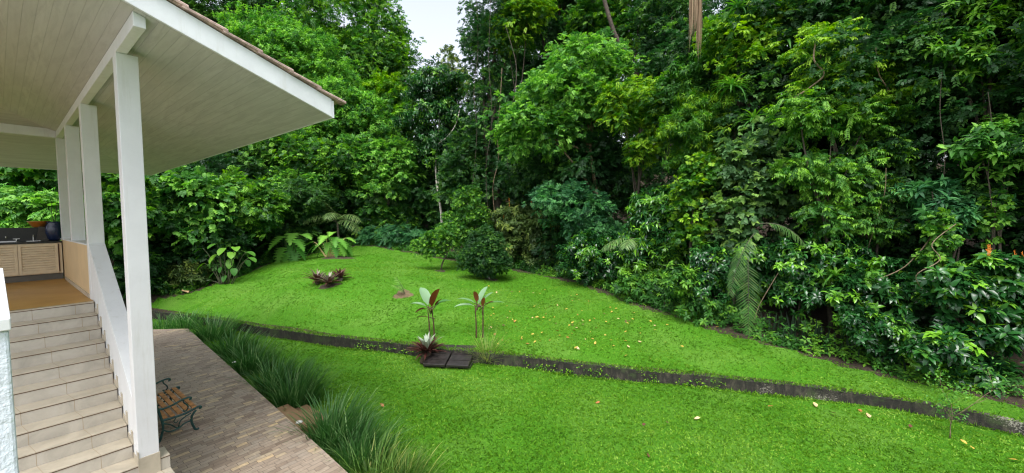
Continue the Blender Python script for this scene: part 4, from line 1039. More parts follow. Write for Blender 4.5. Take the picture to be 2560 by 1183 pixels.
def lobed_plant(name, label, px, leaves, L, pal, ystem):
    """Big-leaved plant: list of (dx, dz, heading deg, dip deg, scale, tone); every leaf blade is a part with its own stalk."""
    base = lawnpt(*px) + np.array([0, -0.5 if L > 0.6 else 0, 0]); base[2] = float(ground(base[0], base[1])[0]); L = L * 1.3
    root = empty(name, base); tag(root, label, 'plant')
    for (dx, dz, hd_, dip, s, tn) in leaves:
        a, e = R(hd_), R(dip)
        d = np.array([math.sin(a) * math.cos(e), -math.cos(a) * math.cos(e), -math.sin(e)])
        h = np.array([math.sin(a), -math.cos(a), 0.0])
        up = UPV * math.cos(e) + h * math.sin(e)
        p = np.array([dx, 0.15 * math.sin(dx * 9), dz])
        lv = Leaves(leaves_t); lv.add(p[None], d[None], up[None], [L * s], [L * s * 0.72], [tn])
        o = lv.build('leaf', M[pal], root)
        MB().tube(curve([(0.25 * dx, 0, 0), (0.7 * dx, p[1] * 0.6, dz * 0.75), tuple(p)], 4), [0.022, 0.02, 0.02, 0.018, 0.018, 0.016, 0.015, 0.014, 0.012], 6).build('leaf_stalk', M[ystem], o, smooth=True)
    return root
leaves_t = 'lobed'
lobed_plant('lobed_leaf_plant', 'bright green plant with huge lobed leaves at the mound edge', (735, 648), [(-0.9, 0.75, -70, 35, 1.0, 0.5), (-0.55, 1.15, -40, 30, 1.15, 0.75), (-0.2, 1.45, -20, 25, 1.2, 0.85), (0.15, 1.6, 20, 25, 1.1, 0.8), (0.5, 1.25, 60, 30, 1.0, 0.6), (0.6, 0.8, 70, 45, 0.9, 0.4), (-0.3, 0.8, -15, 55, 1.2, 0.7), (0.1, 0.95, 10, 60, 1.1, 0.45), (-0.65, 0.6, -50, 55, 1.0, 0.4), (-1.1, 1.05, -80, 15, 1.0, 0.75), (0.75, 1.55, 55, 5, 1.05, 0.7), (0.35, 0.6, 25, 65, 1.0, 0.5), (-0.1, 0.5, -5, 70, 1.0, 0.6), (-0.75, 0.95, -55, 45, 1.1, 0.85)], 0.76, 'fresh', 'stem')
lobed_plant('lobed_leaf_plant', 'yellowish lobed leaf plant with pale stalks on bare soil, right of the bright green one', (832, 640), [(-0.75, 0.75, -70, 40, 0.8, 0.55), (-0.4, 0.9, -40, 30, 0.85, 0.6), (-0.1, 1.3, 0, 20, 0.9, 0.85), (0.3, 1.2, 30, 30, 0.9, 0.6), (0.65, 1.1, 60, 30, 0.9, 0.65), (0.9, 0.8, 75, 45, 0.9, 0.6), (0.95, 0.5, 80, 60, 0.8, 0.45), (-0.55, 0.45, -60, 60, 0.7, 0.3), (1.0, 1.15, 70, 10, 0.8, 0.8), (0.0, 0.9, 5, 45, 0.8, 0.7), (0.4, 0.7, 35, 55, 0.8, 0.5), (0.2, 1.5, 10, 5, 0.8, 0.9), (-0.8, 0.95, -65, 15, 0.8, 0.75), (0.7, 0.85, 50, 50, 0.9, 0.7)], 0.75, 'fresh', 'leafpale')
leaves_t = 'round'
lobed_plant('round_leaf_plant', 'plant with big round shiny leaves in tiers at the left lawn edge', (565, 712), [(-0.9, 1.75, -75, 20, 0.9, 0.5), (-0.3, 1.95, -20, 15, 0.95, 0.6), (-0.35, 1.45, -30, 40, 1.1, 0.9), (0.35, 1.55, 30, 25, 1.0, 0.85), (0.2, 1.2, 10, 50, 1.0, 0.7), (1.0, 1.55, 80, 15, 1.0, 0.6), (0.9, 1.15, 60, 40, 0.8, 0.4), (-0.85, 1.05, -60, 40, 1.0, 0.7), (-0.6, 0.55, -50, 40, 0.8, 0.5), (0.0, 0.45, 0, 50, 0.7, 0.4), (-0.1, 0.85, -10, 60, 0.6, 0.35), (-1.1, 1.4, -80, 30, 0.9, 0.7), (0.6, 1.8, 40, 10, 1.0, 0.85), (-0.6, 1.2, -40, 50, 0.9, 0.6), (0.5, 0.8, 40, 50, 0.8, 0.5), (0.0, 1.75, 0, 30, 1.0, 0.8), (1.25, 1.3, 75, 20, 0.9, 0.6), (-0.7, 0.2, -60, 40, 0.8, 0.4)], 0.38, 'mid', 'stem')

# palms
def gp(x, Y):
    p = at(x, 600, Y); return np.array([p[0], p[1], float(ground(p[0], p[1])[0])])
palm('feather_palm', 'arching feather palm tuft with yellowish fronds above the lobed leaf plants', 'palm', gp(845, 25.2),
     [((0, 0, 1.75), (-0.55, -0.6, 0.9), 2.3, 1.9), ((0, 0, 1.75), (0.1, -0.7, 1.0), 2.3, 2.0), ((0, 0, 1.75), (0.7, -0.4, 0.9), 2.4, 1.9), ((0, 0, 1.75), (-0.2, -0.3, 1.1), 2.2, 1.6), ((0, 0, 1.75), (0.9, -0.5, 0.6), 2.2, 1.8), ((0, 0, 1.75), (-0.9, -0.3, 0.7), 2.0, 1.8)], 0.7, 0.72, stem=1.75, pairs=24)
palm('feather_palm', 'dim feather palm with long thin fronds behind the leafy bush, left of the pale trunk', 'palm', gp(915, 28.2), [((0, 0, 2.9), (-0.5, -0.7, 0.8), 2.8, 1.7), ((0, 0, 2.9), (0.6, -0.7, 0.7), 2.8, 1.7), ((0, 0, 2.9), (0.9, -0.3, 0.6), 3.0, 1.6), ((0, 0, 2.9), (-0.9, -0.2, 0.8), 2.6, 1.6), ((0, 0, 2.9), (0.2, -0.5, 1.1), 2.6, 1.5)], 0.8, 0.5, stem=2.9)
q = at(1880, 590, 11.2); pb = (q[0] + 0.5, q[1] + 2.2); pg = float(ground(*pb)[0])
def rel(x, y, Y): return tuple(at(x, y, Y) - np.array([pb[0], pb[1], pg]))
palm('drooping_palm', 'two long palm fronds drooping over the hedge foot, right of centre', 'palm', (pb[0], pb[1], pg),
     [(rel(1885, 585, 11.0), (-0.45, -0.25, -0.35), 1.95, 1.3), (rel(1870, 640, 10.8), (-0.10, -0.2, -0.6), 2.1, 1.2), (rel(1900, 560, 11.2), (0.45, -0.35, 0.1), 1.3, 1.6)], 0.40, 0.5, pairs=26, stem=2.2)
q = at(1580, 600, 16.2)
palm('drooping_palm', 'single pale palm frond sticking out sideways left of the glossy upright shrub', 'palm', (q[0], q[1], float(ground(q[0], q[1])[0])), [((0, -0.6, 2.05), (-0.9, -0.35, 0.25), 1.7, 1.0), ((0, -0.6, 2.0), (-0.5, -0.7, 0.35), 1.4, 1.2)], 0.5, 0.65, pairs=30, stem=2.0)
q = at(2290, 300, 10.6)
# epiphytes with long strap leaves, and dead palm skirt
for (x, y, Y, s, lab) in ((1960, 105, 13.2, 1.0, 'large strap leaved epiphyte high on the creeper smothered trunk'), (1885, 300, 13.0, 0.9, 'strap leaved epiphyte above the pale grey green vine'),
                          (1830, 215, 13.3, 0.85, 'strap leaved epiphyte left of the dark ivy like creeper'), (1845, 20, 13.5, 0.7, 'bright strap leaved epiphyte at the top frame edge'),
                          (2090, 690, 10.5, 0.7, 'strap leaved plant in the hedge beside brown hanging fronds')):
    rosette_thing('strap_epiphyte', lab, 'plant', at(x, y, Y), 26, 0.85 * s, 0.085 * s, 'mid', 'strap', (-25, 70), (0.35, 0.75))
q = at(1742, 0, 13.3)
dp = empty('dead_palm_skirt', q); tag(dp, 'hanging bundles of dead tan palm straw at the top of the picture', 'dead palm leaves')
gd = np.random.default_rng(21)
for (dx, ln, w_) in ((-0.19, 1.25, 0.05), (-0.05, 1.05, 0.035), (0.08, 1.75, 0.045)):
    nn = 46
    lv = Leaves('stiff'); pos = np.stack([dx + gd.normal(0, w_ * 0.5, nn), gd.normal(0, 0.05, nn), 0.7 + gd.normal(0, 0.2, nn)], 1)
    dd = np.stack([gd.normal(0, 0.018, nn), gd.normal(0, 0.02, nn), -np.ones(nn)], 1)
    lv.add(pos, nrmz(dd), np.tile([0, -1.0, 0.1], (nn, 1)) + gd.normal(0, 0.4, (nn, 3)), gd.uniform(0.75, 1.05, nn) * (ln + 0.55), 0.022, gd.uniform(0.2, 0.9, nn)); lv.build('straw_bundle', M['deadpalm'], dp)
# snake plants along the hedge foot
gs_ = np.random.default_rng(31)
for i, (x, y) in enumerate(((1915, 838), (1945, 848), (1985, 862), (2015, 872), (2050, 880), (2085, 893), (2115, 902), (2150, 910), (2185, 922), (2215, 930), (2060, 865), (2130, 890), (1970, 845), (2240, 940))):
    p = lawnpt(x, y, -3.6) + np.array([0.18, 0.22, 0])
    root = empty('snake_plant', (p[0], p[1], float(ground(p[0], p[1])[0])))
    tag(root, 'upright dark strap leaved snake plant in the row along the hedge foot', 'snake plant', 'snake plants along the hedge foot')
    lv = Leaves('stiff'); nn = int(gs_.integers(4, 10))
    dd = nrmz(np.stack([gs_.normal(0, 0.13, nn), gs_.normal(0, 0.13, nn), np.ones(nn)], 1))
    lv.add(np.stack([gs_.normal(0, 0.10, nn), gs_.normal(0, 0.10, nn), -0.03 * np.ones(nn)], 1), dd, np.stack([gs_.normal(0, 1, nn), -np.ones(nn), np.zeros(nn)], 1), gs_.uniform(0.35, 0.8, nn), gs_.uniform(0.04, 0.06, nn), gs_.uniform(0.1, 0.65, nn))
    lv.build('leaf_cluster', M['snake'], root)

# strap-leaved clumps along the terrace edge
gc = np.random.default_rng(41)
def clump(px, py, z, n, L, label, pal='strap', W=0.02, rad=0.25, lean=(0.3, 0.0), tone=(0.2, 0.6)):
    p = atz(px, py, z) + np.array([0.16, 0.0, 0])
    n = int(n * 1.15); L = L * 0.97; W = W * 1.05
    root = empty('strap_grass_clump', (p[0], p[1], z)); tag(root, label, 'grass clump', 'strap grass clumps along the terrace edge')
    lv = Leaves('blade')
    ph = gc.random(n) * 6.28; rr = rad * 1.15 * np.sqrt(gc.random(n)); e = np.radians(90 - np.abs(gc.normal(0, 15, n)) - 20 * rr / rad)
    h = np.stack([np.cos(ph), np.sin(ph), 0 * ph], 1)
    hb = nrmz(h * 0.75 + np.array([0.55, -0.15, 0]) + gc.normal(0, 0.25, (n, 3)) * (1, 1, 0))
    d = nrmz(hb * np.cos(e)[:, None] + UPV * np.sin(e)[:, None])
    up = nrmz(UPV * np.cos(e)[:, None] - hb * np.sin(e)[:, None])
    lv.add(h * rr[:, None] - UPV * 0.03, d, up, L * gc.uniform(0.55, 1.1, n), W * gc.uniform(0.7, 1.2, n), gc.uniform(*tone, n) + (gc.random(n) < 0.14) * 0.4)
    lv.build('blade_tuft', M[pal], root)
for a in ((415, 822, ZL, 190, 0.75, 'sparse thin strap grass clump behind the far end of the terrace', 'strap', 0.022, 0.55),
          (465, 818, ZL, 200, 0.8, 'strap grass clump at the far corner of the paved terrace', 'strap', 0.024, 0.4),
          (525, 845, ZL, 330, 1.0, 'tall wind-combed strap grass clump beyond the far terrace corner', 'strap', 0.024, 0.45),
          (575, 888, ZL, 330, 0.95, 'strap grass clump in front of the end of the retaining wall', 'strap', 0.024, 0.4),
          (622, 925, ZL, 320, 0.95, 'dark strap grass clump halfway along the terrace edge', 'strap', 0.024, 0.38),
          (680, 975, ZL, 340, 0.95, 'strap grass clump just beyond the clay garden steps', 'strap', 0.024, 0.36),
          (725, 1010, ZL, 360, 1.0, 'large strap grass clump touching the far side of the clay steps', 'strap', 0.024, 0.36),
          (815, 1105, ZL, 420, 1.0, 'largest strap grass clump on the near side of the clay steps', 'strap', 0.022, 0.36),
          (880, 1150, ZL, 300, 0.8, 'strap grass clump second nearest to the viewer', 'strap', 0.02, 0.32),
          (930, 1215, ZL, 220, 0.75, 'yellowing strap grass clump at the bottom edge of the picture', 'strapdry', 0.018, 0.35),
          (1000, 1225, ZL, 150, 0.6, 'thin yellow tipped strap grass clump in the bare patch at the bottom edge', 'strapdry', 0.016, 0.3)):
    clump(*a)

# low ground cover closing the gap between lawn edge and hedge foot
gq = np.random.default_rng(55)
ew = np.array([e for e in EDGEW]); seg = np.r_[0, np.cumsum(np.hypot(*np.diff(ew[:, :2], axis=0).T))]
ss = gq.uniform(0, seg[-1], 5200); ex = np.interp(ss, seg, ew[:, 0]); ey = np.interp(ss, seg, ew[:, 1])
tx = np.interp(ss + 0.1, seg, ew[:, 0]) - ex; ty = np.interp(ss + 0.1, seg, ew[:, 1]) - ey; tl = np.hypot(tx, ty) + 1e-9
off = np.abs(gq.normal(0, 0.55, len(ss))) + 0.04 + 0.12 * np.sin(ss * 2.3)
ex, ey = ex + ty / tl * off, ey - tx / tl * off
hh = (0.05 + 0.55 * gq.random(len(ss)) * np.clip(off / 0.6, 0.15, 1))
pp = np.stack([ex, ey, ground(ex, ey) + hh], 1)
oo = nrmz(np.stack([-ty / tl * 0.6, tx / tl * 0.6, np.ones(len(ss))], 1) + gq.normal(0, 0.3, (len(ss), 3)))
lv = Leaves('dia'); fill_leaves(lv, 'ros', pp, oo, 0.13, 0.06, gq, 0.12, 0.36, 6, (ss * 1.6).astype(int))
tag(lv.build('ground_cover', M['mid']), kind='stuff')

# ------------------------------------------------------------------ planted things around the wall crossing
cs = lawnpt(1130, 905, -4.05)
slab = empty('stepping_slab', at(1130, 890, 11.25), R(-8)); slab.location.z = ZL
tag(slab, 'dark wet two piece slab ramp bridging the retaining wall', 'slab')
for s in (-0.33, 0.33):
    MB().hexa([(s - 0.31, -0.62, 0.06), (s + 0.31, -0.62, 0.06), (s + 0.31, 0.42, 0.27), (s - 0.31, 0.42, 0.27)], [(s - 0.31, -0.62, 0.13), (s + 0.31, -0.62, 0.13), (s + 0.31, 0.42, 0.35), (s - 0.31, 0.42, 0.35)]).build('slab_half', M['slab'], slab, bevel=0.012)
    for j in range(3):
        y0 = -0.40 + j * 0.3
        z0 = 0.13 + (y0 + 0.62) / 1.04 * 0.22
        MB().hexa([(s - 0.30, y0, z0 - 0.02), (s + 0.30, y0, z0 - 0.02), (s + 0.30, y0 + 0.016, z0 - 0.02), (s - 0.30, y0 + 0.016, z0 - 0.02)], [(s - 0.30, y0, z0 + 0.012), (s + 0.30, y0, z0 + 0.012), (s + 0.30, y0 + 0.016, z0 + 0.015), (s - 0.30, y0 + 0.016, z0 + 0.015)]).build('tread_rib', M['slab'], slab)
MB().box(-0.68, 0.66, -0.5, 0.4, -0.05, 0.055).build('slab_support', M['mossy'], slab)

def at_ground(x, y, Y):
    p = at(x, y, Y); return np.array([p[0], p[1], float(ground(p[0], p[1])[0])])
# big silver bromeliad by the slab
p = atz(1068, 905, ZL)
br = empty('bromeliad', p); tag(br, 'large silver topped bromeliad on a dark root clump beside the slab ramp', 'bromeliad')
lv = Leaves('brom'); add_rosette(lv, np.array([0, 0, 0.30]), 44, 0.74, 0.085, np.random.default_rng(51), (8, 55), (0.05, 0.5)); lv.build('outer_leaves', M['brom'], br)
lv = Leaves('brom'); add_rosette(lv, np.array([0, 0, 0.34]), 15, 0.62, 0.10, np.random.default_rng(52), (50, 85), (0.6, 0.9)); lv.build('inner_leaves', M['brompale'], br)
mb = MB().lathe([(0.19, -0.03), (0.22, 0.03), (0.17, 0.14), (0.13, 0.26), (0.1, 0.36), (0.03, 0.37)], n=14); mb.build('root_clump', M['soil'], br)
# bromeliad trio in its soil ring
for (x, y, L, lab, pt, tn) in ((795, 710, 0.50, 'largest dark red bromeliad of three on the mound', 'soil', (0.15, 0.75)), (822, 716, 0.46, 'middle silver red bromeliad of three on the mound', 'soil', (0.3, 0.95)), (850, 702, 0.40, 'dark red bromeliad in a pale grey pot on the mound', 'greypot', (0.05, 0.5))):
    p = lawnpt(x, y)
    r_ = rosette_thing('bromeliad', lab, 'bromeliad', p, 34, L * 1.5, 0.10, 'brom', 'brom', (8, 75), tn, pot=pt, z0=0.13)
# soil rings (flat patches lying on the lawn)
def patch(name, x, y, rx, ry, m, seed):
    g = np.random.default_rng(seed); p = lawnpt(x, y); n = 26
    ph = np.linspace(0, 2 * math.pi, n, endpoint=False); rr = 1 + 0.18 * np.sin(ph * 3 + seed) + g.normal(0, 0.1, n)
    v = [(p[0], p[1], float(ground(p[0], p[1])[0]) + 0.015)]
    for k in range(1, 4):
        for a, r in zip(ph, rr):
            X_, Y_ = p[0] + rx * r * k / 3 * math.cos(a), p[1] + ry * r * k / 3 * math.sin(a)
            v.append((X_, Y_, float(ground(X_, Y_)[0]) + (0.02 if k < 3 else -0.01) + float(lumps(X_, Y_))))
    f = [(0, 1 + i, 1 + (i + 1) % n) for i in range(n)]
    for k in range(2): f += [(1 + k * n + i, 1 + (k + 1) * n + i, 1 + (k + 1) * n + (i + 1) % n, 1 + k * n + (i + 1) % n) for i in range(n)]
    o = MB().add(v, f).build(name, M[m], smooth=True); tag(o, kind='structure'); return o
patch('soil_bed', 822, 714, 0.5, 0.28, 'soil', 1)
patch('soil_bed', 1008, 734, 0.4, 0.5, 'baresoil', 2)
patch('soil_bed', 845, 645, 1.0, 0.55, 'soil', 3)
patch('soil_bed', 1102, 678, 0.3, 0.3, 'soil', 4)
patch('soil_bed', 1228, 700, 0.45, 0.35, 'soil', 5)
p = lawnpt(1012, 738)
palm('palm_seedling', 'young palm seedling with one pale frond in a bare soil ring', 'palm', p, [((0, 0, 0.05), (-0.35, 0.1, 1.0), 0.75, 0.9), ((0, 0, 0.05), (-0.55, -0.1, 1.0), 0.6, 1.2)], 0.22, 0.75, pairs=14, pal='pale')
# two banana-like plants
def paddle_plant(label, px, stems, leaves):
    base = at_ground(px[0], px[1], px[2]); root = empty('banana_plant', base); tag(root, label, 'banana plant')
    for (dx, dy, h, lean) in stems:
        MB().tube(curve([(dx, dy, -0.03), (dx + lean * 0.3, dy, h * 0.5), (dx + lean, dy, h)], 4), [0.026 - 0.0014 * i for i in range(9)], 8).build('stem', M['redstem'], root, smooth=True)
    for (x, y, z, hd_, el, L, W, pal, tn) in leaves:
        a, e = R(hd_), R(el)
        h = np.array([math.sin(a), -math.cos(a), 0.0]); d = h * math.cos(e) + UPV * math.sin(e); up = UPV * math.cos(e) - h * math.sin(e)
        pp = np.array([x, y, z])
        lv = Leaves('paddle'); lv.add(pp[None], d[None], up[None], [L * 1.08], [W * 1.3], [tn]); o = lv.build('leaf', M[pal], root)
        MB().tube([pp - d * 0.22 - UPV * 0.05, pp], [0.014, 0.011], 6).build('leaf_stalk', M['redstem'], o)
paddle_plant('banana like plant with silvery and maroon leaves on two dark stems, left of the slab', (1080, 858, 12.1), [(-0.06, 0, 0.95, -0.05), (0.08, 0, 0.95, -0.06)],
    [(-0.16, 0, 1.04, -95, 14, 0.46, 0.17, 'banana', 0.9), (-0.1, 0, 1.08, -140, 52, 0.62, 0.25, 'banana', 0.85), (0.02, 0, 1.02, 50, 64, 0.66, 0.22, 'maroon', 0.6), (0.1, 0, 1.06, 95, 20, 0.50, 0.14, 'banana', 0.55), (0.12, 0.03, 1.02, 120, 30, 0.40, 0.14, 'banana', 0.5), (-0.16, 0, 0.98, -70, -15, 0.33, 0.15, 'maroon', 0.05), (0.0, 0, 0.9, 10, 20, 0.3, 0.15, 'maroon', 0.4), (-0.1, -0.05, 0.72, -80, 5, 0.3, 0.06, 'maroon', 0.1), (0.12, 0.0, 1.05, 60, 45, 0.35, 0.1, 'maroon', 0.5)])
paddle_plant('banana like plant with silvery leaves and red stalks behind the wispy grass', (1198, 862, 12.0), [(-0.08, 0, 0.98, -0.02), (0.12, 0, 0.98, 0.02)],
    [(-0.12, 0, 1.08, -100, 16, 0.52, 0.13, 'banana', 0.7), (-0.14, -0.02, 1.0, -85, 2, 0.56, 0.17, 'banana', 1.0), (-0.06, 0, 1.10, -20, 72, 0.36, 0.13, 'maroon', 0.9), (0.0, 0, 1.05, 140, 55, 0.58, 0.17, 'banana', 0.8), (0.05, 0, 1.05, 115, 40, 0.5, 0.14, 'banana', 0.75), (0.16, 0, 1.02, 90, 10, 0.58, 0.13, 'banana', 0.6), (0.13, 0, 0.95, 20, 70, 0.33, 0.09, 'maroon', 1.0), (0.2, 0, 1.0, 70, 30, 0.3, 0.1, 'maroon', 0.5)])
# wispy grass plant
p = at_ground(1218, 905, 11.15); p[2] = ZL
ws = empty('wispy_grass', p); tag(ws, 'wispy yellow green feathery grass beside the slab ramp', 'grass')
gw = np.random.default_rng(61)
lv = Leaves('blade'); n = 320; ph = gw.random(n) * 6.28; e = np.radians(gw.uniform(28, 88, n)); h = np.stack([np.cos(ph), np.sin(ph), 0 * ph], 1)
lv.add(h * 0.16 * gw.random(n)[:, None], nrmz(h * np.cos(e)[:, None] + UPV * np.sin(e)[:, None]), UPV * np.cos(e)[:, None] - h * np.sin(e)[:, None], gw.uniform(0.35, 1.1, n), 0.009, gw.uniform(0.4, 0.95, n)); lv.build('fine_blades', M['strapdry'], ws)
lv = Leaves('brom'); add_rosette(lv, np.array([0.0, -0.1, 0.02]), 8, 0.45, 0.055, gw, (20, 65), (0.7, 1.0)); lv.build('pale_leaves', M['strapdry'], ws)
# bare twiggy sapling on the lower lawn, right
p = atz(2375, 1095, ZL)
tw = empty('twig_sapling', p); tag(tw, 'thin bare twiggy sapling on the lower lawn at right', 'sapling')
gt = np.random.default_rng(71); mb = MB(); tips = []
def branch(s, d, L, r, dep):
    pts = [s]
    for i in range(4):
        d = nrmz((d + gt.normal(0, 0.16, 3))[None])[0]; s = s + d * L / 4; pts.append(s)
    mb.tube(pts, [r * (1 - 0.16 * i) for i in range(5)], 6); tips.append(s)
    if dep:
        for k in range(3): branch(np.array(pts[gt.integers(2, 5)]), nrmz((d + gt.normal(0, 0.55, 3) + (0, 0, 0.1))[None])[0], L * gt.uniform(0.45, 0.75), r * 0.5, dep - 1)
branch(np.zeros(3), np.array([0.12, 0, 1.0]), 0.42, 0.011, 2); branch(np.array([0.06, 0, 0.4]), np.array([0.75, -0.1, 0.85]), 0.75, 0.008, 2); branch(np.array([0.03, 0, 0.35]), np.array([0.02, 0.1, 1.0]), 0.5, 0.007, 2)
mb.build('branches', M['tanbark'], tw, smooth=True)
tp = np.repeat(np.array(tips), 15, 0) + gt.normal(0, 0.08, (len(tips) * 15, 3)); lv = Leaves('dia')
lv.add(tp, nrmz(gt.normal(0, 1, tp.shape)), UPV + gt.normal(0, 0.4, tp.shape), 0.05, 0.03, gt.uniform(0.3, 0.8, len(tp))); lv.build('leaves', M['fresh'], tw)
# low weeds on the retaining wall and a bare patch by the terrace
gm = np.random.default_rng(81)
wxs = np.concatenate([gm.uniform(0.2, 4.5, 60), gm.uniform(-5, -3, 24), gm.uniform(4.5, 6.5, 8)])
lv = Leaves('dia'); pos = np.repeat(np.stack([wxs, wally(wxs) - 0.09, ZL + gm.uniform(0.02, 0.24, len(wxs)) * (gm.random(len(wxs)) < 0.7)], 1), 7, 0)
pos += gm.normal(0, 0.05, pos.shape) * (1, 0.4, 0.6)
lv.add(pos, nrmz(gm.normal(0, 1, pos.shape) + (0, -0.8, 0.3)), UPV + gm.normal(0, 0.5, pos.shape), 0.055, 0.04, gm.uniform(0.3, 0.95, len(pos)))
tag(lv.build('wall_weeds', M['lime']), kind='stuff')

# ------------------------------------------------------------------ aerial roots, vines and loose limbs
def liana(label, pts, r, m='tanbark', name='hanging_liana'):
    q = [at(*t) for t in pts]; b0 = q[-1]
    o = MB().tube(curve([tuple(a - b0) for a in q], 6), r, 6).build(name, M[m], loc=b0, smooth=True); tag(o, label, 'liana'); return o
liana('long curving liana hanging down the front of the vine clad column', [(1255, 170, 23.2), (1250, 260, 23.2), (1243, 330, 23.1), (1246, 400, 23.2), (1232, 470, 23.2), (1240, 560, 23.3)], 0.024, 'tanbark')
liana('curved bare brown liana looping at the upper right', [(2040, 100, 11.2), (2035, 150, 11.1), (2060, 185, 11.1), (2030, 215, 11.2), (1985, 245, 11.4)], 0.022)
liana('thin bare liana hanging through the dark gap at right', [(2190, 120, 11.0), (2195, 180, 11.0), (2215, 215, 11.0), (2245, 260, 11.1)], 0.018)
liana('thin grey stem rising through the feathery low branches', [(2215, 420, 10.6), (2212, 480, 10.6), (2195, 540, 10.7), (2170, 620, 10.9)], 0.008)
liana('leaning bare twig stem in front of the broad leaved bush', [(2330, 590, 9.5), (2290, 640, 9.5), (2240, 680, 9.7), (2130, 720, 10.1)], 0.013)
liana('thin leaning stem beside the drooping palm fronds', [(1960, 660, 11.0), (1935, 700, 11.0), (1900, 760, 11.2), (1885, 800, 11.3)], 0.012)
liana('dark leaning tree limb behind the large central tree', [(1505, -20, 22), (1535, 80, 22), (1570, 140, 22), (1600, 210, 22.2), (1610, 300, 22.4)], 0.11, 'bark', 'leaning_limb')
liana('pale twisting branch in front of the dark glossy tree', [(1150, 270, 26.2), (1140, 310, 26), (1120, 340, 26), (1095, 360, 26)], 0.03, 'palebark')

liana('thin dark liana on the left side of the vine clad column', [(1190, -20, 23.0), (1195, 120, 23.0), (1185, 230, 22.9), (1192, 340, 23.0), (1180, 470, 23.2)], 0.012, 'bark')
liana('dark liana down the middle of the vine clad column', [(1228, -20, 22.8), (1222, 150, 22.8), (1230, 300, 22.7), (1215, 420, 22.8), (1222, 560, 23.2)], 0.014, 'bark')
liana('looping liana from the vine clad column to the central tree', [(1262, 60, 22.4), (1290, 160, 22.2), (1285, 240, 22.0), (1265, 340, 22.2), (1275, 460, 22.4)], 0.016, 'bark')
liana('slim brown sapling stem in the dark gap at far right', [(2355, 180, 9.9), (2350, 280, 9.9), (2362, 400, 9.9), (2350, 500, 9.9)], 0.009, 'bark', 'sapling_stem')
liana('slim dark sapling stem above the whorled glossy shrub', [(2470, 230, 9.3), (2480, 330, 9.3), (2470, 430, 9.2), (2480, 520, 9.2)], 0.008, 'bark', 'sapling_stem')
liana('tangled bare creeper stem above the flowering shrub', [(2390, 560, 9.0), (2330, 610, 9.0), (2350, 650, 8.9), (2290, 690, 9.0), (2320, 740, 9.1)], 0.010)

# ------------------------------------------------------------------ lawn grass and fallen leaves
gg = np.random.default_rng(91)
def blades(name, poly_fn, n, xr, yr, zfn, L):
    x = gg.uniform(*xr, n); y = gg.uniform(*yr, n)
    dist = np.hypot(x, y)
    k = poly_fn(x, y) & (gg.random(n) < np.clip(9.0 / dist, 0.22, 1) ** 1.3) & (np.abs(x) < y * 1.42 + 1.5)
    x, y = x[k], y[k]; n = len(x)
    big = np.sin(x * 0.8 + 1.7 * np.sin(y * 0.6)) * np.sin(y * 1.1 + x * 0.3)
    med = np.sin(x * 2.9 + 2 * np.sin(y * 1.7)) * np.sin(y * 3.3 - x * 1.2)
    thin = (np.sin(x * 1.3 + 2.2 * np.sin(y * 0.9 + 1)) * np.sin(y * 1.9 - x * 0.7) + 0.5 * med) > 0.75
    kk = ~thin | (gg.random(n) < 0.55); x, y, big, med = x[kk], y[kk], big[kk], med[kk]; n = len(x)
    tint = 0.40 + 0.17 * big + 0.10 * med + gg.normal(0, 0.17, n)
    m = 4
    x = np.repeat(x, m) + gg.normal(0, 0.012, n * m); y = np.repeat(y, m) + gg.normal(0, 0.012, n * m); tint = np.repeat(tint, m) + gg.normal(0, 0.06, n * m)
    z = zfn(x, y); n = n * m
    d = nrmz(np.stack([gg.normal(0, 0.8, n), gg.normal(0, 0.8, n), 0.8 * np.ones(n)], 1))
    lv = Leaves('dia'); lv.add(np.stack([x, y, z - 0.012], 1), d, np.stack([gg.normal(0, 1, n), gg.normal(0, 1, n), 0.9 * np.ones(n)], 1), L * gg.uniform(0.55, 1.3, n), 0.017, tint)
    return tag(lv.build(name, M['grass']), kind='stuff')
TEW = [tuple(hw(a, b)[:2]) for a, b in TE]
def lowfn(x, y): return (y < wally(x) - 0.06) & ~inpoly(x, y, TEW) & (y > 0.5)
blades('lower_lawn_grass', lowfn, 190000, (-16, 13), (1.5, 16), lambda x, y: ZL + lumps(x, y) * 0.6, 0.055)
def upfn(x, y):
    ok = inpoly(x, y, UPPER) & (y > wally(x) - 0.03)
    for (cx_, cy_, r_) in SOIL: ok &= (((x - cx_) / r_) ** 2 + ((y - cy_) / r_ / 0.9) ** 2 > 1) | (gg.random(len(x)) < 0.12)
    return ok
SOIL = []
for (x, y, r_) in ((822, 714, 0.4), (1010, 732, 0.45), (845, 645, 0.85)):
    p = lawnpt(x, y); SOIL.append((p[0], p[1], r_))
blades('upper_lawn_grass', upfn, 250000, (-18, 12.5), (3, 28), lambda x, y: ground(x, y) + lumps(x, y), 0.058)

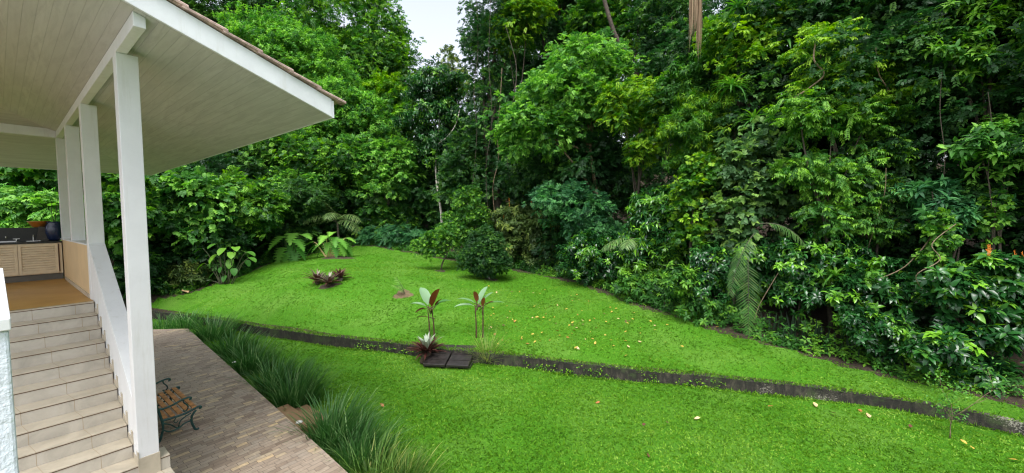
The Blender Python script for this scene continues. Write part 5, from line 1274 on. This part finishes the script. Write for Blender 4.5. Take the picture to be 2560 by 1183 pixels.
def fallen_mesh(name, L, m, seed):
    g = np.random.default_rng(seed); v, q = strip([0, 0.3, 0.7, 1], [0.05, 0.28, 0.2, 0.01], [0, 0.06, 0.05, 0.16], 0.25)
    v = (v[:, :3] + np.c_[v[:, 3] * 0, v[:, 3] * 0, v[:, 3]]) * L; me = bpy.data.meshes.new(name); quads(me, v, q); me.materials.append(M[m]); return me
FM = {'leafyellow': (fallen_mesh('fallen_leaf', 0.14, 'leafyellow', 1), 'yellow'), 'leaforange': (fallen_mesh('fallen_leaf', 0.12, 'leaforange', 2), 'orange'),
      'leafbrown': (fallen_mesh('fallen_leaf', 0.12, 'leafbrown', 3), 'dark brown'), 'leafpale': (fallen_mesh('fallen_leaf', 0.15, 'leafpale', 4), 'pale tan')}
gf = np.random.default_rng(101); cnt = 0
while cnt < 130:
    x, y = gf.normal(1420, 170), gf.normal(800, 50)
    if not (1180 < x < 1900 and 690 < y < 925): continue
    p = lawnpt(x, y, -3.3)
    if not bool(inpoly(np.array([p[0]]), np.array([p[1]]), UPPER)[0]): continue
    k = gf.choice(list(FM), p=[0.48, 0.2, 0.12, 0.2]); me, cn = FM[k]
    o = link('fallen_leaf', me, None, (p[0], p[1], float(ground(p[0], p[1])[0]) + 0.045))
    o.rotation_euler = (gf.normal(0, 0.3), gf.normal(0, 0.3), gf.uniform(0, 6.28)); s = gf.uniform(0.45, 0.95); o.scale = (s, s, s)
    tag(o, cn + ' fallen leaf lying on the upper lawn grass', 'fallen leaf', cn + ' leaves fallen on the upper lawn'); cnt += 1
for (x, y, k, s) in ((1750, 1050, 'leafpale', 0.8), (2145, 1030, 'leaforange', 1.3), (2085, 1038, 'leafbrown', 1.2), (2275, 1075, 'leafbrown', 1.0), (2037, 1012, 'leafpale', 1.1), (1500, 1010, 'leaforange', 0.9), (1920, 1022, 'leaforange', 0.9),
                     (2418, 1117, 'leafyellow', 0.75), (2435, 1130, 'leafyellow', 0.55), (2268, 1128, 'leafbrown', 1.1), (1605, 1068, 'leafbrown', 0.8), (1670, 1062, 'leafbrown', 0.8), (960, 1022, 'leaforange', 0.9), (1622, 1150, 'leafbrown', 0.8), (2550, 1160, 'leafyellow', 1.0), (2170, 1040, 'leafpale', 1.1)):
    me, cn = FM[k]; p = atz(x, y, ZL); o = link('fallen_leaf', me, None, (p[0], p[1], ZL + 0.05)); o.rotation_euler = (gf.normal(0, 0.3), gf.normal(0, 0.3), gf.uniform(0, 6.28)); o.scale = (s, s, s)
    tag(o, cn + ' fallen leaf lying on the lower lawn grass', 'fallen leaf', cn + ' leaves fallen on the lower lawn')
p = lawnpt(470, 735, -3.3); o = link('fallen_leaf', FM['leafpale'][0], None, (p[0], p[1], p[2] + 0.06)); o.scale = (3, 3, 3); o.rotation_euler = (0.1, 0.1, 1.2)
tag(o, 'large pale dead leaf at the far left lawn edge', 'fallen leaf')
for (x, y, r_, lab) in ((748, 1058, 0.06, 'white pebble on the terrace edge beside the clay steps'), (585, 907, 0.045, 'small white petal lying among the strap grass clumps')):
    p = atz(x, y, ZT); o = MB().lathe([(r_ * 0.5, 0), (r_, r_ * 0.25), (r_ * 0.9, r_ * 0.5), (r_ * 0.4, r_ * 0.7)], n=10).build('pebble', M['pebble'], loc=(p[0], p[1], ZT), smooth=True); tag(o, lab, 'pebble')

# ragged grass edge over the retaining wall and along its foot
ne = 9000
ex = gg.uniform(-14, 11, ne); top_ = gg.random(ne) < 0.55
ey = wally(ex) + np.where(top_, gg.uniform(-0.06, 0.18, ne), -0.07 - np.abs(gg.normal(0, 0.05, ne)))
ez = np.where(top_, zw(ex) + 0.01, ZL - 0.01)
ed = nrmz(np.stack([gg.normal(0, 0.6, ne), gg.normal(-0.35, 0.5, ne), 0.75 + 0 * ex], 1))
lv = Leaves('dia'); lv.add(np.stack([ex, ey, ez], 1), ed, np.stack([gg.normal(0, 1, ne), gg.normal(0, 1, ne), np.ones(ne)], 1), gg.uniform(0.05, 0.13, ne), 0.016, 0.45 + gg.normal(0, 0.22, ne))
tag(lv.build('edge_grass', M['grass']), kind='stuff')
